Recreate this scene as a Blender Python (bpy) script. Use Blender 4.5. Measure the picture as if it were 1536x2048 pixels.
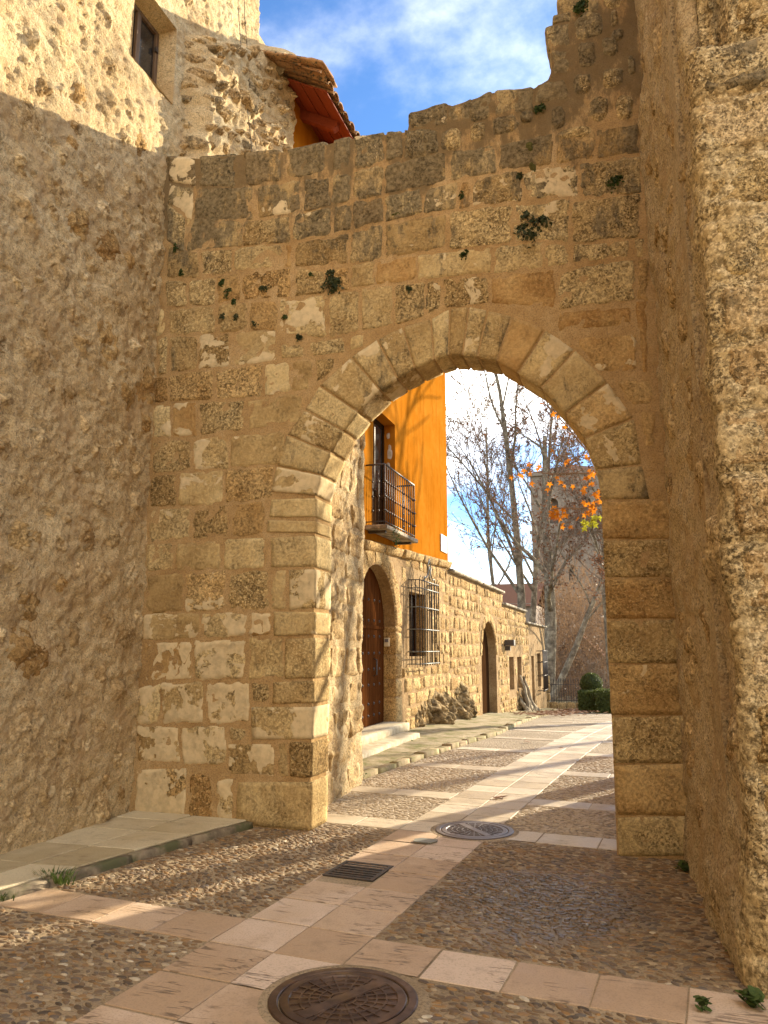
import bpy, bmesh, math, random
import numpy as np
from mathutils import Vector, Matrix
from mathutils.geometry import tessellate_polygon

for o in list(bpy.data.objects):
    bpy.data.objects.remove(o)
S = bpy.context.scene
COL = S.collection
R = math.radians

# ------------------------------------------------------------------ camera
cd = bpy.data.cameras.new("camera"); cam = bpy.data.objects.new("camera", cd); COL.objects.link(cam)
cd.sensor_fit = 'VERTICAL'; cd.sensor_height = 36.0; cd.lens = 36.0 * 1538.0 / 2048.0
cd.clip_start = 0.05; cd.clip_end = 4000
YAW, PITCH, EYE = R(17.9), R(10.0), 1.6
cam.location = (0, 0, EYE); cam.rotation_euler = (math.pi / 2 + PITCH, 0, YAW)
S.camera = cam
S.render.resolution_x, S.render.resolution_y = 768, 1024

# ------------------------------------------------------------------ sky and sun
SUN_AZ, SUN_EL = R(28.0), R(16.5)          # azimuth from +Y towards +X
W = bpy.data.worlds.new("World"); S.world = W; W.use_nodes = True
wn, wl = W.node_tree.nodes, W.node_tree.links
wn.clear()
w_out = wn.new("ShaderNodeOutputWorld"); w_bg = wn.new("ShaderNodeBackground")
sky = wn.new("ShaderNodeTexSky"); sky.sky_type = 'NISHITA'; sky.sun_disc = False
sky.sun_elevation = SUN_EL; sky.sun_rotation = SUN_AZ; sky.altitude = 600; sky.air_density = 1.0; sky.dust_density = 0.6; sky.ozone_density = 2.0
tc = wn.new("ShaderNodeTexCoord"); sep = wn.new("ShaderNodeSeparateXYZ")
wl.new(tc.outputs['Generated'], sep.inputs[0])
# clouds drift on a flat layer overhead: direction divided by its height
mz = wn.new("ShaderNodeMath"); mz.operation = 'MAXIMUM'; mz.inputs[1].default_value = 0.0; wl.new(sep.outputs[2], mz.inputs[0])
mz2 = wn.new("ShaderNodeMath"); mz2.operation = 'ADD'; mz2.inputs[1].default_value = 0.16; wl.new(mz.outputs[0], mz2.inputs[0])
dvx = wn.new("ShaderNodeMath"); dvx.operation = 'DIVIDE'; wl.new(sep.outputs[0], dvx.inputs[0]); wl.new(mz2.outputs[0], dvx.inputs[1])
dvy = wn.new("ShaderNodeMath"); dvy.operation = 'DIVIDE'; wl.new(sep.outputs[1], dvy.inputs[0]); wl.new(mz2.outputs[0], dvy.inputs[1])
cmb = wn.new("ShaderNodeCombineXYZ"); wl.new(dvx.outputs[0], cmb.inputs[0]); wl.new(dvy.outputs[0], cmb.inputs[1])
cmb.inputs[2].default_value = 9.95
cn = wn.new("ShaderNodeTexNoise"); cn.inputs['Scale'].default_value = 1.2; cn.inputs['Detail'].default_value = 9; cn.inputs['Roughness'].default_value = 0.58; cn.inputs['Distortion'].default_value = 0.05
wl.new(cmb.outputs[0], cn.inputs['Vector'])
cr = wn.new("ShaderNodeMapRange"); cr.inputs[1].default_value = 0.405; cr.inputs[2].default_value = 0.76; cr.interpolation_type = 'SMOOTHSTEP'
wl.new(cn.outputs[0], cr.inputs[0])
cmul = wn.new("ShaderNodeMath"); cmul.operation = 'MULTIPLY'; cmul.inputs[1].default_value = 0.95; wl.new(cr.outputs[0], cmul.inputs[0])
skb = wn.new("ShaderNodeMix"); skb.data_type = 'RGBA'; skb.blend_type = 'MULTIPLY'; skb.inputs['Factor'].default_value = 1.0
wl.new(sky.outputs[0], skb.inputs['A']); skb.inputs['B'].default_value = (0.215, 0.305, 0.405, 1)
cmx = wn.new("ShaderNodeMix"); cmx.data_type = 'RGBA'
wl.new(cmul.outputs[0], cmx.inputs['Factor']); wl.new(skb.outputs['Result'], cmx.inputs['A']); cmx.inputs['B'].default_value = (6.4, 6.1, 5.5, 1)
wl.new(cmx.outputs['Result'], w_bg.inputs[0]); w_bg.inputs[1].default_value = 0.15
wl.new(w_bg.outputs[0], w_out.inputs[0])

sl = bpy.data.lights.new("sun", 'SUN'); sl.energy = 2.4; sl.angle = R(0.53); sl.color = (1.0, 0.86, 0.63)
sun = bpy.data.objects.new("sun", sl); COL.objects.link(sun)
SD = Vector((math.sin(SUN_AZ) * math.cos(SUN_EL), math.cos(SUN_AZ) * math.cos(SUN_EL), math.sin(SUN_EL)))
sun.rotation_euler = (-SD).to_track_quat('-Z', 'Y').to_euler()
sun.location = (20, 40, 30)

vs = S.view_settings
vs.view_transform = 'Standard'; vs.look = 'None'; vs.gamma = 1.0; vs.use_curve_mapping = False
vs.exposure = 2.42
try:
    S.cycles.max_bounces = 6; S.cycles.diffuse_bounces = 4; S.cycles.use_denoising = True
except Exception:
    pass

# ------------------------------------------------------------------ numeric noise
_rs = np.random.RandomState(7)
_perm = _rs.permutation(256); _perm = np.concatenate([_perm, _perm, _perm])
_g = _rs.normal(size=(256, 3)); _g /= np.linalg.norm(_g, axis=1)[:, None]

def perlin(P):
    P = np.asarray(P, float); I = np.floor(P).astype(int); f = P - I; I &= 255
    w = f * f * f * (f * (f * 6 - 15) + 10)
    res = 0
    for dx in (0, 1):
        wx = w[:, 0] if dx else 1 - w[:, 0]
        for dy in (0, 1):
            wy = w[:, 1] if dy else 1 - w[:, 1]
            for dz in (0, 1):
                wz = w[:, 2] if dz else 1 - w[:, 2]
                h = _perm[_perm[_perm[(I[:, 0] + dx) & 255] + ((I[:, 1] + dy) & 255)] + ((I[:, 2] + dz) & 255)]
                g = _g[h]
                d = g[:, 0] * (f[:, 0] - dx) + g[:, 1] * (f[:, 1] - dy) + g[:, 2] * (f[:, 2] - dz)
                res = res + d * wx * wy * wz
    return res

def fbm(P, freq, octv=3, gain=0.5, off=0.0):
    P = np.asarray(P, float) * freq + off; a = 1.0; r = 0
    for k in range(octv):
        r = r + a * perlin(P + 17.3 * k); P = P * 2.03; a *= gain
    return r

def sstep(a, b, x):
    t = np.clip((x - a) / (b - a), 0, 1); return t * t * (3 - 2 * t)

# ------------------------------------------------------------------ object helpers
MAT = {}

def link(o, parent=None):
    COL.objects.link(o)
    if parent is not None:
        o.parent = parent
    return o

def mesh_np(name, V, F, mats=None, smooth=True, attr=None):
    """V (n,3); F (m,3) or (m,4) int array or list of ngons."""
    me = bpy.data.meshes.new(name)
    V = np.asarray(V, np.float32)
    if isinstance(F, np.ndarray):
        k = F.shape[1]; m = len(F)
        me.vertices.add(len(V)); me.vertices.foreach_set('co', V.ravel())
        me.loops.add(m * k); me.loops.foreach_set('vertex_index', F.astype(np.int32).ravel())
        me.polygons.add(m); me.polygons.foreach_set('loop_start', np.arange(0, m * k, k, dtype=np.int32))
        me.polygons.foreach_set('loop_total', np.full(m, k, np.int32))
    else:
        me.from_pydata([tuple(map(float, v)) for v in V], [], [tuple(int(i) for i in f) for f in F])
    me.polygons.foreach_set('use_smooth', np.full(len(me.polygons), smooth))
    if attr is not None:
        a = me.attributes.new('tint', 'FLOAT', 'POINT'); a.data.foreach_set('value', np.asarray(attr, np.float32))
    if mats is not None:
        me.materials.append(MAT[mats] if isinstance(mats, str) else mats)
    me.validate(); me.update()
    return me

def mobj(name, V, F, mat, parent=None, smooth=False, center=False, attr=None, **props):
    V = np.asarray(V, float)
    loc = None
    if center:
        loc = V.mean(axis=0); V = V - loc
    o = bpy.data.objects.new(name, mesh_np(name, V, F, mat, smooth, attr))
    if loc is not None:
        o.location = loc
    link(o, parent)
    for k, v in props.items():
        o[k] = v
    return o

def thing(name, label, cat, loc=(0, 0, 0), group=None, kind=None):
    o = bpy.data.objects.new(name, None); o.location = loc; o.empty_display_size = 0.2; link(o)
    o['label'] = label; o['category'] = cat
    if group: o['group'] = group
    if kind: o['kind'] = kind
    return o

def tag(o, label, cat, group=None, kind=None):
    o['label'] = label; o['category'] = cat
    if group: o['group'] = group
    if kind: o['kind'] = kind
    return o

class MB:
    """collects boxes, tubes and lathes into one mesh"""
    def __init__(s): s.v = []; s.f = []
    def add(s, V, F):
        b = len(s.v); s.v += [tuple(map(float, p)) for p in V]; s.f += [tuple(i + b for i in f) for f in F]
    def box(s, x0, x1, y0, y1, z0, z1, bev=0.0):
        if bev <= 0:
            V = [(x, y, z) for z in (z0, z1) for y in (y0, y1) for x in (x0, x1)]
            F = [(0, 2, 3, 1), (4, 5, 7, 6), (0, 1, 5, 4), (2, 6, 7, 3), (0, 4, 6, 2), (1, 3, 7, 5)]
            s.add(V, F); return s
        bm = bmesh.new(); bmesh.ops.create_cube(bm, size=1)
        for v in bm.verts:
            v.co = Vector(((x0 + x1) / 2 + v.co.x * (x1 - x0), (y0 + y1) / 2 + v.co.y * (y1 - y0), (z0 + z1) / 2 + v.co.z * (z1 - z0)))
        bmesh.ops.bevel(bm, geom=bm.edges[:], offset=bev, segments=1, affect='EDGES', clamp_overlap=True)
        bm.verts.index_update()
        s.add([v.co[:] for v in bm.verts], [tuple(v.index for v in f.verts) for f in bm.faces]); bm.free(); return s
    def tube(s, pts, rad, n=6, caps=True):
        pts = [Vector(p) for p in pts]; m = len(pts)
        rad = rad if hasattr(rad, '__len__') else [rad] * m
        V = []
        up = Vector((0, 0, 1))
        for i, p in enumerate(pts):
            d = (pts[min(i + 1, m - 1)] - pts[max(i - 1, 0)])
            if d.length < 1e-9: d = Vector((0, 0, 1))
            d.normalize()
            a = d.cross(up if abs(d.z) < 0.95 else Vector((1, 0, 0))).normalized(); b = d.cross(a)
            for k in range(n):
                t = 2 * math.pi * (k + 0.5) / n
                V.append(p + (a * math.cos(t) + b * math.sin(t)) * rad[i])
        F = [(i * n + k, i * n + (k + 1) % n, (i + 1) * n + (k + 1) % n, (i + 1) * n + k) for i in range(m - 1) for k in range(n)]
        if caps:
            F += [tuple(range(n - 1, -1, -1)), tuple(range((m - 1) * n, m * n))]
        s.add(V, F); return s
    def lathe(s, c, prof, n=24):
        V = []; m = len(prof)
        for (r, z) in prof:
            for k in range(n):
                t = 2 * math.pi * k / n; V.append((c[0] + r * math.cos(t), c[1] + r * math.sin(t), c[2] + z))
        F = [(i * n + k, i * n + (k + 1) % n, (i + 1) * n + (k + 1) % n, (i + 1) * n + k) for i in range(m - 1) for k in range(n)]
        s.add(V, F); return s
    def build(s, name, mat, parent=None, smooth=False, **props):
        return mobj(name, s.v, s.f, mat, parent, smooth, center=True, **props)

class Plane:
    """a wall plane: point = O + u*U + v*V + h*N"""
    def __init__(s, O, U, V, N):
        s.O, s.U, s.V, s.N = [np.array(a, float) for a in (O, U, V, N)]
    def P(s, u, v, h=0.0):
        u = np.asarray(u, float)[..., None]; v = np.asarray(v, float)[..., None]
        h = np.asarray(h, float)[..., None] if np.ndim(h) else float(h)
        return s.O + u * s.U + v * s.V + h * s.N

_fw = np.array([-math.sin(YAW) * math.cos(PITCH), math.cos(YAW) * math.cos(PITCH), math.sin(PITCH)])
_rt = np.array([math.cos(YAW), math.sin(YAW), 0.0]); _up = np.cross(_rt, _fw)
GY = 6.63                                                     # front face of the gate wall

def gate_uv(px, py):
    """where a sight line meets the gate wall's face: used to read stone sizes off the wall"""
    d = _fw + _rt * (px - 768) / 1538.0 - _up * (py - 1024) / 1538.0
    t = GY / d[1]
    return (d[0] * t, EYE + d[2] * t)

def grid_faces(nu, nv, flip=False, mask=None):
    i, j = np.meshgrid(np.arange(nu - 1), np.arange(nv - 1), indexing='ij')
    a = i * nv + j
    F = np.stack([a, a + nv, a + nv + 1, a + 1], -1).reshape(-1, 4)
    if flip: F = F[:, ::-1]
    if mask is not None: F = F[mask.reshape(-1)]
    return F

def hfield(name, pl, us, vs_, hf, mat, parent=None, flip=False, mask=None, **props):
    us, vs_ = np.asarray(us, float), np.asarray(vs_, float)
    Ug, Vg = np.meshgrid(us, vs_, indexing='ij')
    h = hf(Ug.ravel(), Vg.ravel())
    P = pl.P(Ug.ravel(), Vg.ravel(), h)
    m = None
    if mask is not None:
        uc = (Ug[:-1, :-1] + Ug[1:, 1:]) / 2; vc = (Vg[:-1, :-1] + Vg[1:, 1:]) / 2
        m = mask(uc, vc)
    return mobj(name, P, grid_faces(len(us), len(vs_), flip, m), mat, parent, True, **props)

def flipcheck(pl):
    return float(np.dot(np.cross(pl.U, pl.V), pl.N)) < 0

def stone_patch(pl, q, parent, mat='stone', proud=0.012, rough=0.008, bevel=0.03, base=-0.02, seed=0, name='stone', res=0.03, base_h=None, edge=0.016, tilt=0.0, **props):
    """one stone of a wall face: q = four (u,v) corners TL, TR, BR, BL; its edge sinks into the mortar"""
    q = np.array(q, float)
    w = max(np.linalg.norm(q[1] - q[0]), 0.02); h = max(np.linalg.norm(q[3] - q[0]), 0.02)
    nu = int(np.clip(w / res, 6, 22)); nv = int(np.clip(h / res, 6, 16))
    ls = np.linspace(0, 1, nu); lt = np.linspace(0, 1, nv)
    ls = ls - 0.10 * np.sin(2 * np.pi * ls) / 1.0 * 0.9; lt = lt - 0.10 * np.sin(2 * np.pi * lt) * 0.9
    s, t = np.meshgrid(ls, lt, indexing='ij'); s = s.ravel(); t = t.ravel()
    uv = (q[0] * ((1 - s) * (1 - t))[:, None] + q[1] * (s * (1 - t))[:, None] + q[2] * (s * t)[:, None] + q[3] * ((1 - s) * t)[:, None])
    dx = (0.5 - np.abs(s - 0.5)) * w; dy = (0.5 - np.abs(t - 0.5)) * h
    rr = min(0.035, 0.25 * min(w, h))
    ax = np.maximum(rr - dx, 0); ay = np.maximum(rr - dy, 0)
    e = rr - np.sqrt(ax * ax + ay * ay); e = np.where((ax > 0) & (ay > 0), e, np.minimum(dx, dy))
    P0 = pl.P(uv[:, 0], uv[:, 1], 0.0)
    e = e + edge * (fbm(P0, 7.0, 4, 0.65, seed * 3.7) - 0.12)
    k = sstep(0.0, bevel, e)
    nz = fbm(P0, 7.0, 4, 0.62, seed * 1.3)
    hh = base + (proud - base) * k + rough * 1.8 * nz * k + tilt * (s - 0.5) * w * k
    if base_h is not None:
        hh = hh + base_h(uv[:, 0], uv[:, 1])
    P = pl.P(uv[:, 0], uv[:, 1], hh)
    fl = not flipcheck(pl)
    F = grid_faces(nu, nv, fl)
    return mobj(name, P, F, mat, parent, True, center=True, **props)

def lump(pl, u, v, ru, rv, parent, mat='rubble', height=0.03, base_h=None, seed=0, rot=0.0, name='stone', rings=7, seg=16, rough=0.5, sink=0.02, prof=0.55, **props):
    """a half-buried rubble stone"""
    rr = np.linspace(0, 1, rings); th = np.linspace(0, 2 * np.pi, seg, endpoint=False)
    Rg, Tg = np.meshgrid(rr[1:], th, indexing='ij'); Rg = Rg.ravel(); Tg = Tg.ravel()
    sh = 1 + 0.28 * fbm(np.stack([np.cos(Tg), np.sin(Tg), np.full_like(Tg, seed * 2.1)], 1), 1.3, 3)
    sq = (np.abs(np.cos(Tg)) ** 3.2 + np.abs(np.sin(Tg)) ** 3.2) ** (-1 / 3.2)
    a = np.concatenate([[0], Rg * sh * sq * np.cos(Tg) * ru]); b = np.concatenate([[0], Rg * sh * sq * np.sin(Tg) * rv])
    r = np.concatenate([[0], Rg])
    uu = u + a * math.cos(rot) - b * math.sin(rot); vv = v + a * math.sin(rot) + b * math.cos(rot)
    P0 = pl.P(uu, vv, 0.0)
    k = 1 - sstep(0.55, 1.0, r)
    nz = fbm(P0, 8.0, 4, 0.7, seed * 1.7)
    k = 1 - sstep(prof, 1.0, r)
    h = -sink + (height + sink) * k + height * rough * 1.6 * nz * k
    if base_h is not None: h = h + base_h(uu, vv)
    P = pl.P(uu, vv, h)
    F = [(0, 1 + k2, 1 + (k2 + 1) % seg) for k2 in range(seg)]
    for i in range(rings - 2):
        for k2 in range(seg):
            p = 1 + i * seg; F.append((p + k2, p + seg + k2, p + seg + (k2 + 1) % seg, p + (k2 + 1) % seg))
    if flipcheck(pl): F = [f[::-1] for f in F]
    return mobj(name, P, F, mat, parent, True, center=True, **props)

def block(front, back, parent, mat='stone', n=(7, 6, 5), rnd=0.035, amp=0.012, seed=0, name='stone', freq=6.0, **props):
    """a whole stone block: front and back quads (3-D corners TL,TR,BR,BL), rounded arrises, pitted skin"""
    f = np.array(front, float); b = np.array(back, float)
    W_ = np.linalg.norm(f[1] - f[0]) / 2; H_ = np.linalg.norm(f[3] - f[0]) / 2; D_ = np.linalg.norm(b[0] - f[0]) / 2
    nx, ny, nz = n
    pts = []; faces = []; idx = {}
    def vid(i, j, k):
        key = (i, j, k)
        if key not in idx:
            idx[key] = len(pts); pts.append((i / nx * 2 - 1, j / ny * 2 - 1, k / nz * 2 - 1))
        return idx[key]
    for k, fl in ((0, 0), (nz, 1)):
        for i in range(nx):
            for j in range(ny):
                q = (vid(i, j, k), vid(i + 1, j, k), vid(i + 1, j + 1, k), vid(i, j + 1, k)); faces.append(q[::-1] if fl else q)
    for j, fl in ((0, 1), (ny, 0)):
        for i in range(nx):
            for k in range(nz):
                q = (vid(i, j, k), vid(i + 1, j, k), vid(i + 1, j, k + 1), vid(i, j, k + 1)); faces.append(q[::-1] if fl else q)
    for i, fl in ((0, 0), (nx, 1)):
        for j in range(ny):
            for k in range(nz):
                q = (vid(i, j, k), vid(i, j + 1, k), vid(i, j + 1, k + 1), vid(i, j, k + 1)); faces.append(q[::-1] if fl else q)
    Q = np.array(pts); dims = np.array([W_, H_, D_])
    rn = min(rnd, 0.45 * dims.min())
    M = Q * dims; inner = np.clip(M, -(dims - rn), dims - rn); d = M - inner
    L = np.linalg.norm(d, axis=1); sc = np.where(L > 1e-9, np.minimum(1, rn / np.maximum(L, 1e-9)), 1)
    Q = (inner + d * sc[:, None]) / dims
    s = (Q[:, 0] + 1) / 2; t = (Q[:, 1] + 1) / 2; w = (Q[:, 2] + 1) / 2
    def bil(q): return q[0] * ((1 - s) * (1 - t))[:, None] + q[1] * (s * (1 - t))[:, None] + q[2] * (s * t)[:, None] + q[3] * ((1 - s) * t)[:, None]
    P = bil(f) * (1 - w)[:, None] + bil(b) * w[:, None]
    c = P.mean(axis=0); nn = P - c; nn /= np.linalg.norm(nn, axis=1)[:, None]
    P = P + nn * (amp * 1.8 * fbm(P, freq, 4, 0.6, seed * 2.3))[:, None]
    # check winding
    a0, a1, a2 = [P[i] for i in faces[0][:3]]
    if np.dot(np.cross(a1 - a0, a2 - a0), a0 - c) < 0: faces = [q[::-1] for q in faces]
    return mobj(name, P, faces, mat, parent, True, center=True, **props)

def plate(name, pl, outer, holes, thick, mat, parent=None, lip=None, **props):
    """a wall sheet with openings: front face, and reveals round every edge going back by thick"""
    loops = [[Vector((p[0], p[1], 0)) for p in outer]] + [[Vector((p[0], p[1], 0)) for p in h] for h in holes]
    flat = [p for l in loops for p in l]
    tris = tessellate_polygon(loops)
    uv = np.array([(p.x, p.y) for p in flat])
    Vf = pl.P(uv[:, 0], uv[:, 1], 0.0); Vb = pl.P(uv[:, 0], uv[:, 1], -thick)
    n = len(flat); F = []
    for t in tris:
        a, b, c = [Vf[i] for i in t]
        F.append(tuple(t) if np.dot(np.cross(b - a, c - a), pl.N) > 0 else tuple(t)[::-1])
        t2 = tuple(i + n for i in t); F.append(t2 if np.dot(np.cross(b - a, c - a), pl.N) < 0 else t2[::-1])
    st = 0
    for l in loops:
        m = len(l)
        for k in range(m):
            a, b = st + k, st + (k + 1) % m; F.append((a, b, b + n, a + n))
        st += m
    return mobj(name, np.concatenate([Vf, Vb]), F, mat, parent, False, **props)

# ------------------------------------------------------------------ materials
class NT:
    def __init__(s, name, rough=0.9, spec=0.3):
        m = bpy.data.materials.new(name); m.use_nodes = True; s.m = m
        s.n, s.l = m.node_tree.nodes, m.node_tree.links
        s.bsdf = s.n['Principled BSDF']; s.bsdf.inputs['Roughness'].default_value = rough
        s.bsdf.inputs['Specular IOR Level'].default_value = spec
        g = s.n.new("ShaderNodeNewGeometry"); s.pos = g.outputs['Position']
        MAT[name] = m
    def lk(s, a, b): s.l.new(a, b)
    def val(s, x, sock):
        if hasattr(x, 'is_linked') or isinstance(x, bpy.types.NodeSocket): s.lk(x, sock)
        else: sock.default_value = x
    def noise(s, scale, detail=4, rough=0.6, vec=None, dist=0.0, out=0):
        k = s.n.new("ShaderNodeTexNoise"); k.inputs['Scale'].default_value = scale; k.inputs['Detail'].default_value = detail
        k.inputs['Roughness'].default_value = rough; k.inputs['Distortion'].default_value = dist
        s.lk(vec if vec is not None else s.pos, k.inputs['Vector']); return k.outputs[out]
    def vor(s, scale, vec=None, feature='F1', out='Distance', rnd=1.0):
        k = s.n.new("ShaderNodeTexVoronoi"); k.feature = feature; k.inputs['Scale'].default_value = scale; k.inputs['Randomness'].default_value = rnd
        s.lk(vec if vec is not None else s.pos, k.inputs['Vector']); return k.outputs[out]
    def math(s, op, a, b=0.0, clamp=False):
        k = s.n.new("ShaderNodeMath"); k.operation = op; k.use_clamp = clamp; s.val(a, k.inputs[0]); s.val(b, k.inputs[1]); return k.outputs[0]
    def rng(s, x, a, b, c=0.0, d=1.0, smooth=True):
        k = s.n.new("ShaderNodeMapRange"); k.interpolation_type = 'SMOOTHSTEP' if smooth else 'LINEAR'
        s.val(x, k.inputs[0])
        for i, v in enumerate((a, b, c, d)): s.val(v, k.inputs[i + 1])
        return k.outputs[0]
    def mix(s, f, a, b, mode='MIX'):
        k = s.n.new("ShaderNodeMix"); k.data_type = 'RGBA'; k.blend_type = mode
        s.val(f, k.inputs['Factor'])
        for x, nm in ((a, 'A'), (b, 'B')):
            if isinstance(x, tuple): k.inputs[nm].default_value = (*x, 1) if len(x) == 3 else x
            else: s.lk(x, k.inputs[nm])
        return k.outputs['Result']
    def ramp(s, x, stops):
        k = s.n.new("ShaderNodeValToRGB"); s.val(x, k.inputs[0]); e = k.color_ramp.elements
        while len(e) < len(stops): e.new(0.5)
        for i, (p, c) in enumerate(stops): e[i].position = p; e[i].color = (*c, 1)
        return k.outputs[0]
    def attr(s, name, kind='OBJECT'):
        k = s.n.new("ShaderNodeAttribute"); k.attribute_type = kind; k.attribute_name = name; return k.outputs['Fac']
    def objrnd(s):
        k = s.n.new("ShaderNodeObjectInfo"); return k.outputs['Random']
    def scaled(s, sx, sy, sz, off=None):
        k = s.n.new("ShaderNodeMapping"); k.inputs['Scale'].default_value = (sx, sy, sz); s.lk(s.pos, k.inputs['Vector'])
        if off is not None: s.lk(off, k.inputs['Location'])
        return k.outputs[0]
    def shifted(s, amount=31.0):
        c = s.n.new("ShaderNodeCombineXYZ"); r = s.math('MULTIPLY', s.objrnd(), amount)
        for i in range(3): s.lk(r, c.inputs[i])
        a = s.n.new("ShaderNodeVectorMath"); a.operation = 'ADD'; s.lk(s.pos, a.inputs[0]); s.lk(c.outputs[0], a.inputs[1]); return a.outputs[0]
    def bump(s, h, strength, dist):
        b = s.n.new("ShaderNodeBump"); b.inputs['Strength'].default_value = strength; b.inputs['Distance'].default_value = dist
        s.lk(h, b.inputs['Height'])
        if s.bsdf.inputs['Normal'].is_linked: s.lk(s.bsdf.inputs['Normal'].links[0].from_socket, b.inputs['Normal'])
        s.lk(b.outputs[0], s.bsdf.inputs['Normal'])
    def color(s, c):
        if isinstance(c, tuple): s.bsdf.inputs['Base Color'].default_value = (*c, 1)
        else: s.lk(c, s.bsdf.inputs['Base Color'])
    def rough(s, x): s.val(x, s.bsdf.inputs['Roughness'])

def tufa(name, lo, mid, hi, dark=(0.085, 0.055, 0.024), whitecol=(0.66, 0.52, 0.31), pits=1.0, attrs=True, scale=1.0, stretch=None):
    """porous tufa block: tan body, pits, dark lichen and remains of limewash (amounts per stone)"""
    t = NT(name, 0.95, 0.05)
    p = t.shifted() if stretch is None else t.scaled(*stretch)
    big = t.noise(3.2 * scale, 4, 0.6, p); fine = t.noise(34 * scale, 5, 0.7, p)
    gr_ = t.math('SUBTRACT', 1.0, t.attr('worn')) if attrs else 1.0
    body = t.ramp(t.math('ADD', t.math('MULTIPLY', big, 0.75), t.math('MULTIPLY', t.objrnd(), 0.25) if attrs else 0.12), [(0.36, lo), (0.5, mid), (0.66, hi)])
    body = t.mix(t.math('MULTIPLY', t.rng(fine, 0.36, 0.62, 1.0, 0.0), t.math('ADD', t.math('MULTIPLY', gr_, 0.62), 0.14)), body, dark)
    body = t.mix(t.math('MULTIPLY', t.rng(t.noise(48 * scale, 4, 0.7, p), 0.50, 0.66), t.math('MULTIPLY', gr_, 0.75)), body, tuple(min(1.0, x * 1.35) for x in hi))
    # pits
    pn = t.math('MULTIPLY', t.vor(44 * scale, t.mix(0.10, p, t.noise(26 * scale, 4, 0.65, p, out=1), 'ADD')), t.rng(t.noise(14 * scale, 3, 0.6, p), 0.3, 0.7, 0.75, 1.6))
    area = t.rng(t.noise(4.5 * scale, 3, 0.6, p), 0.38, 0.62)
    pit = t.math('MULTIPLY', t.rng(pn, 0.18, 0.40, 1.0, 0.0), area)
    pn2 = t.rng(t.noise(75 * scale, 3, 0.6, p), 0.32, 0.44, 1.0, 0.0)
    pit = t.math('MAXIMUM', pit, t.math('MULTIPLY', pn2, t.math('MULTIPLY', area, 0.8)))
    pit = t.math('MULTIPLY', pit, t.math('MULTIPLY', t.math('ADD', t.math('MULTIPLY', gr_, 0.85), 0.15), pits))
    col = t.mix(t.math('MULTIPLY', pit, 0.75), body, dark)
    height = t.math('SUBTRACT', t.math('MULTIPLY', fine, 0.6), pit)
    if attrs:
        ton = t.attr('tone'); li = t.attr('lichen'); wh = t.attr('white')
        col = t.mix(1.0, col, t.mix(ton, (0.72, 0.62, 0.5), (1.22, 1.2, 1.15)), 'MULTIPLY')
        ln = t.math('ADD', t.math('MULTIPLY', t.noise(3.4, 7, 0.78, t.scaled(1, 1, 0.45)), 0.8), t.math('MULTIPLY', fine, 0.2))
        lm = t.rng(ln, t.math('SUBTRACT', 0.66, t.math('MULTIPLY', li, 0.32)), t.math('SUBTRACT', 0.74, t.math('MULTIPLY', li, 0.30)))
        col = t.mix(t.math('MULTIPLY', lm, 0.8), col, t.ramp(t.noise(26, 5, 0.7, p), [(0.36, (0.040, 0.034, 0.022)), (0.62, (0.24, 0.19, 0.115))]))
        wn_ = t.noise(3.3, 6, 0.58, p, 0.3)
        wm = t.rng(wn_, t.math('SUBTRACT', 0.80, t.math('MULTIPLY', wh, 0.42)), t.math('SUBTRACT', 0.815, t.math('MULTIPLY', wh, 0.42)))
        wc = t.mix(t.rng(t.noise(16, 4, 0.6, p), 0.35, 0.7), whitecol, tuple(c * 0.78 for c in whitecol))
        col = t.mix(wm, col, wc)
        height = t.math('MULTIPLY', height, t.math('SUBTRACT', 1.0, t.math('MULTIPLY', wm, 0.8)))
        height = t.math('ADD', height, t.math('MULTIPLY', wm, 0.35))
    t.color(col); t.bump(height, 1.0, 0.020)
    return t

tufa('stone', (0.40, 0.285, 0.135), (0.55, 0.42, 0.215), (0.64, 0.52, 0.295))
tufa('stone_warm', (0.40, 0.245, 0.10), (0.51, 0.345, 0.155), (0.59, 0.43, 0.215), pits=0.8)
tufa('rubble', (0.43, 0.30, 0.15), (0.57, 0.43, 0.24), (0.66, 0.53, 0.33), pits=0.6, scale=0.9)
tufa('stone_far', (0.36, 0.225, 0.095), (0.49, 0.335, 0.15), (0.58, 0.43, 0.22), pits=0.5, scale=0.6)
tufa('tower_face', (0.42, 0.29, 0.14), (0.55, 0.415, 0.22), (0.63, 0.50, 0.295), pits=0.85, attrs=False, scale=0.8)

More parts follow.
